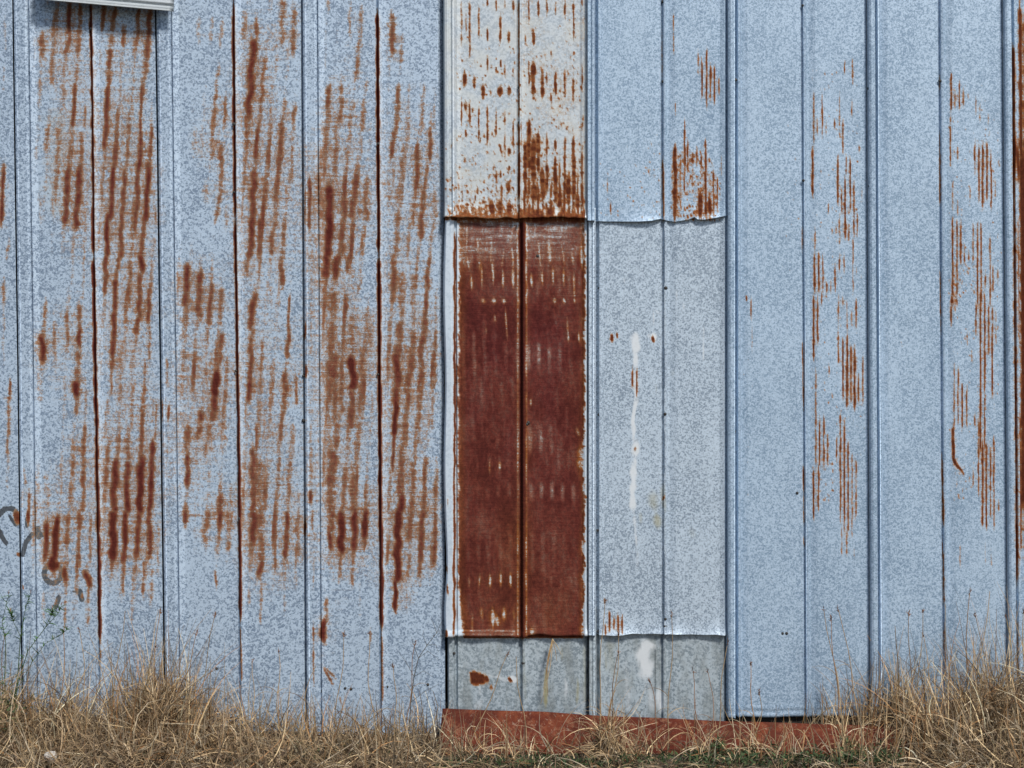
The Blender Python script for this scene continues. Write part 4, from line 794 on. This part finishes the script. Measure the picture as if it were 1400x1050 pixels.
stalk(640, -.3, 694, 896, 'long straw slanting up to the right past the rust wedge', group=G, leaves=0)
stalk(722, -.3, 704, 898, 'thin pale straw crossing the dull base sheet left of the hanging tuft', group=G, head=False, leaves=0)
stalk(812, -.3, 825, 822, 'very thin tall stalk along the joint right of the red sheet', group=G, leaves=1)
stalk(818, -.31, 847, 868, 'arching straw with seeds rising right of the middle joint', group=G, bend=.01)
stalk(826, -.32, 842, 893, 'short forked brown stalk below the foot of the grey sheet', group=G, col=(.28, .17, .09))
stalk(903, -.3, 920, 842, 'tall slim straw rising past the foot of the grey sheet', group=G)
stalk(896, -.33, 890, 932, 'short brown stalk before the white bloom', group=G, col=(.3, .17, .1))
stalk(948, -.3, 945, 916, 'upright reddish stalk before the base sheet right of the bloom', group=G, col=(.3, .17, .1))
stalk(968, -.32, 970, 919, 'thick brown stalk with a dark head left of the double rib', group=G, col=(.3, .17, .1), r=.002)
stalk(965, -.33, 994, 882, 'pale straw leaning right onto the double rib', group=G)
stalk(1020, -.3, 1025, 909, 'orange stalk with a round head right of the double rib', group=G, col=(.4, .22, .09))
stalk(1008, -.3, 1040, 948, 'arching straw with a drooping tip right of the double rib', group=G, bend=.02)
stalk(1150, -.15, 1128, 835, 'tall stalk with a dark head leaning left before the fourth right rib', group=G)
stalk(1172, -.15, 1148, 834, 'pale grass stem leaning left with a dark tip', group=G)
stalk(1140, -.17, 1137, 848, 'short stalk with two brown husks near the rust lines', group=G, col=(.3, .17, .09))
stalk(1220, -.15, 1226, 856, 'dark upright grass stem right of the double lap', group=G, col=(.22, .15, .08), head=False)
stalk(1240, -.14, 1262, 838, 'pale slender stem leaning right in the second right sheet', group=G, leaves=1)
stalk(1236, -.16, 1242, 840, 'slim dark headed stem beside the pale slender one', group=G, col=(.25, .17, .1))
stalk(1266, -.15, 1266, 870, 'short stem with a dark husk left of the last mid rib', group=G)
stalk(1290, -.15, 1291, 826, 'straight pale straw along the last mid rib', group=G, head=False)
stalk(1307, -.13, 1326, 812, 'tallest thick brown stalk with a dark drooping head at right', group=G, col=(.26, .16, .08), r=.0026)
stalk(1310, -.16, 1352, 808, 'thin straw leaning right behind the tallest stalk', group=G, head=False)
stalk(1350, -.15, 1334, 842, 'stout tan stalk leaning left near the last lap', group=G, r=.0024)
stalk(1385, -.14, 1376, 846, 'bent yellowish stalk before the last lap', group=G, col=(.42, .32, .15))
stalk(1392, -.12, 1396, 836, 'yellow brown stalk at the right edge of the wall', group=G, col=(.4, .28, .12), r=.0024)
stalk(10, -.14, 6, 870, 'dry brown stalk at the left edge beside the green weed', group=G, col=(.3, .17, .09))
stalk(460, -.15, 472, 868, 'upright tan stalk with a small head before the fourth sheet', group=G)
stalk(352, -.14, 346, 905, 'short bent stalk before the second rusted seam', group=G)
# hanging tuft of straw caught under the rusted sheet
ht = tag(empty('straw_tuft', (WX(755), -.03, WZ(872))), 'limp tuft of straw hanging from under the red sheet', 'straw tuft')
for (du, dv, bx, col) in [(-12, 68, -.004, (.38, .25, .12)), (-6, 78, -.014, (.30, .19, .1)), (-16, 88, .006, (.47, .36, .22)), (12, 22, .008, (.4, .32, .2)), (-9, 50, -.008, (.42, .28, .13)), (6, 30, .004, (.34, .24, .14))]:
    t_ = np.linspace(0, 1, 8)[:, None]; tip = np.array([du * S, -.004, -dv * S])
    pts = tip * t_ ** np.array([1.3, 1, 1]) + np.array([bx, -.006, 0]) * np.sin(t_ * np.pi)
    tubes('straw', [(pts, .0022, .0009)], m_grass, ht, col)
# branched dark weed before the fourth sheet
dk = tag(empty('branched_weed', (WX(560), -.16, 0)), 'thin dark branched weed leaning right before the fourth sheet', 'weed')
def bpt(u, v, y=-.16): k_ = (7 + y) / 7; return np.array([WX(u) * k_ - WX(560), y + .16, WZ(525) + (WZ(v) - WZ(525)) * k_])
main = np.array([(0, 0, -.01), bpt(562, 960), bpt(566, 925), bpt(572, 900), bpt(584, 882), bpt(597, 865), bpt(604, 850)])
tubes('stem', [(main, .0022, .0007)], m_grass, dk, (.075, .065, .045))
tw = []
for (a, b, c_) in [((572, 900), (585, 890), (600, 905)), ((566, 925), (580, 915), (592, 925)), ((584, 882), (596, 880), (600, 890)), ((566, 925), (555, 905), (545, 895)), ((572, 900), (565, 880), (563, 870)), ((597, 865), (592, 852), (590, 845)), ((562, 960), (580, 945), (600, 938)), ((592, 870), (601, 862), (603, 873)), ((584, 884), (578, 868), (580, 860))]:
    tw.append((np.array([bpt(*a), bpt(*b) + (0, rng.normal(0, .02), 0), bpt(*c_) + (0, rng.normal(0, .03), 0)]), .0011, .0005))
tubes('twigs', tw, m_grass, dk, (.08, .07, .05))
# green leafy weed at the left edge
gw = tag(empty('leafy_weed', (WX(14), -.16, 0)), 'tall feathery green weed with thin dark stems at the left edge', 'weed')
def gpt(u, v, y=-.16): k_ = (7 + y) / 7; return np.array([WX(u) * k_ - WX(14), y + .16, WZ(525) + (WZ(v) - WZ(525)) * k_])
stems = [[(14, 1010), (20, 950), (38, 890), (62, 858), (80, 838), (84, 828)], [(12, 1010), (6, 940), (8, 880), (3, 850), (12, 812)], [(16, 1010), (24, 930), (28, 870), (35, 830), (42, 812)], [(12, 1010), (-4, 930), (-14, 860), (-18, 830)],
         [(20, 950), (44, 905), (62, 880), (86, 866), (92, 860)], [(28, 870), (18, 850), (14, 836)], [(62, 858), (70, 842), (72, 834)]]
st_tips = []
for k_, s_ in enumerate(stems):
    yv = -.16 + rng.normal(0, .025)
    pts = np.array([gpt(a, b, yv) for a, b in s_]); tubes('stem', [(pts, .0026 if k_ < 4 else .0013, .0007)], m_grass, gw, (.055, .085, .03)); st_tips.append(pts)
for pts in st_tips:
    n = 34; k_ = rng.integers(1, len(pts) - 1, n); f_ = rng.random((n, 1)); P0 = pts[k_] * (1 - f_) + pts[k_ + 1] * f_
    c_, q_, tt, _ = ribbons(P0, rng.choice([0, np.pi], n) + rng.normal(0, .8, n), rng.normal(.6, .4, n), .014 + .03 * rng.random(n), rng.normal(.4, .5, n), .0028 + .003 * rng.random(n), np.array([(.055, .12, .035)]) * (.6 + .9 * rng.random((n, 1))), K=3, ymax=.13)
    mesh_np('leaves', c_, q_, m_grass, gw, {'tint': tt})['kind'] = 'stuff'
    c_, q_, tt, _ = head_mesh(.003, 8, .008, .012); o = mesh_np('seed_head', c_, q_, m_grass, gw, {'tint': tt}); o.location = pts[-1]
# pale stone in the grass
def stone(u, y, r, label):
    import mathutils
    me = bpy.data.meshes.new('stone'); import bmesh
    bm = bmesh.new(); bmesh.ops.create_icosphere(bm, subdivisions=3, radius=r)
    for v_ in bm.verts:
        d_ = mathutils.noise.noise(v_.co * (1.6 / r)) * .28; v_.co = v_.co * (1 + d_); v_.co.z *= .8
    bm.to_mesh(me); bm.free(); me.materials.append(m_stone)
    o = bpy.data.objects.new('stone', me); COL.objects.link(o); k_ = (7 + y) / 7; o.location = (WX(u) * k_, y, r * .6 + .055)
    return tag(o, label, 'stone')
stone(70, -.62, .026, 'small pale stone lying in the straw at bottom left')
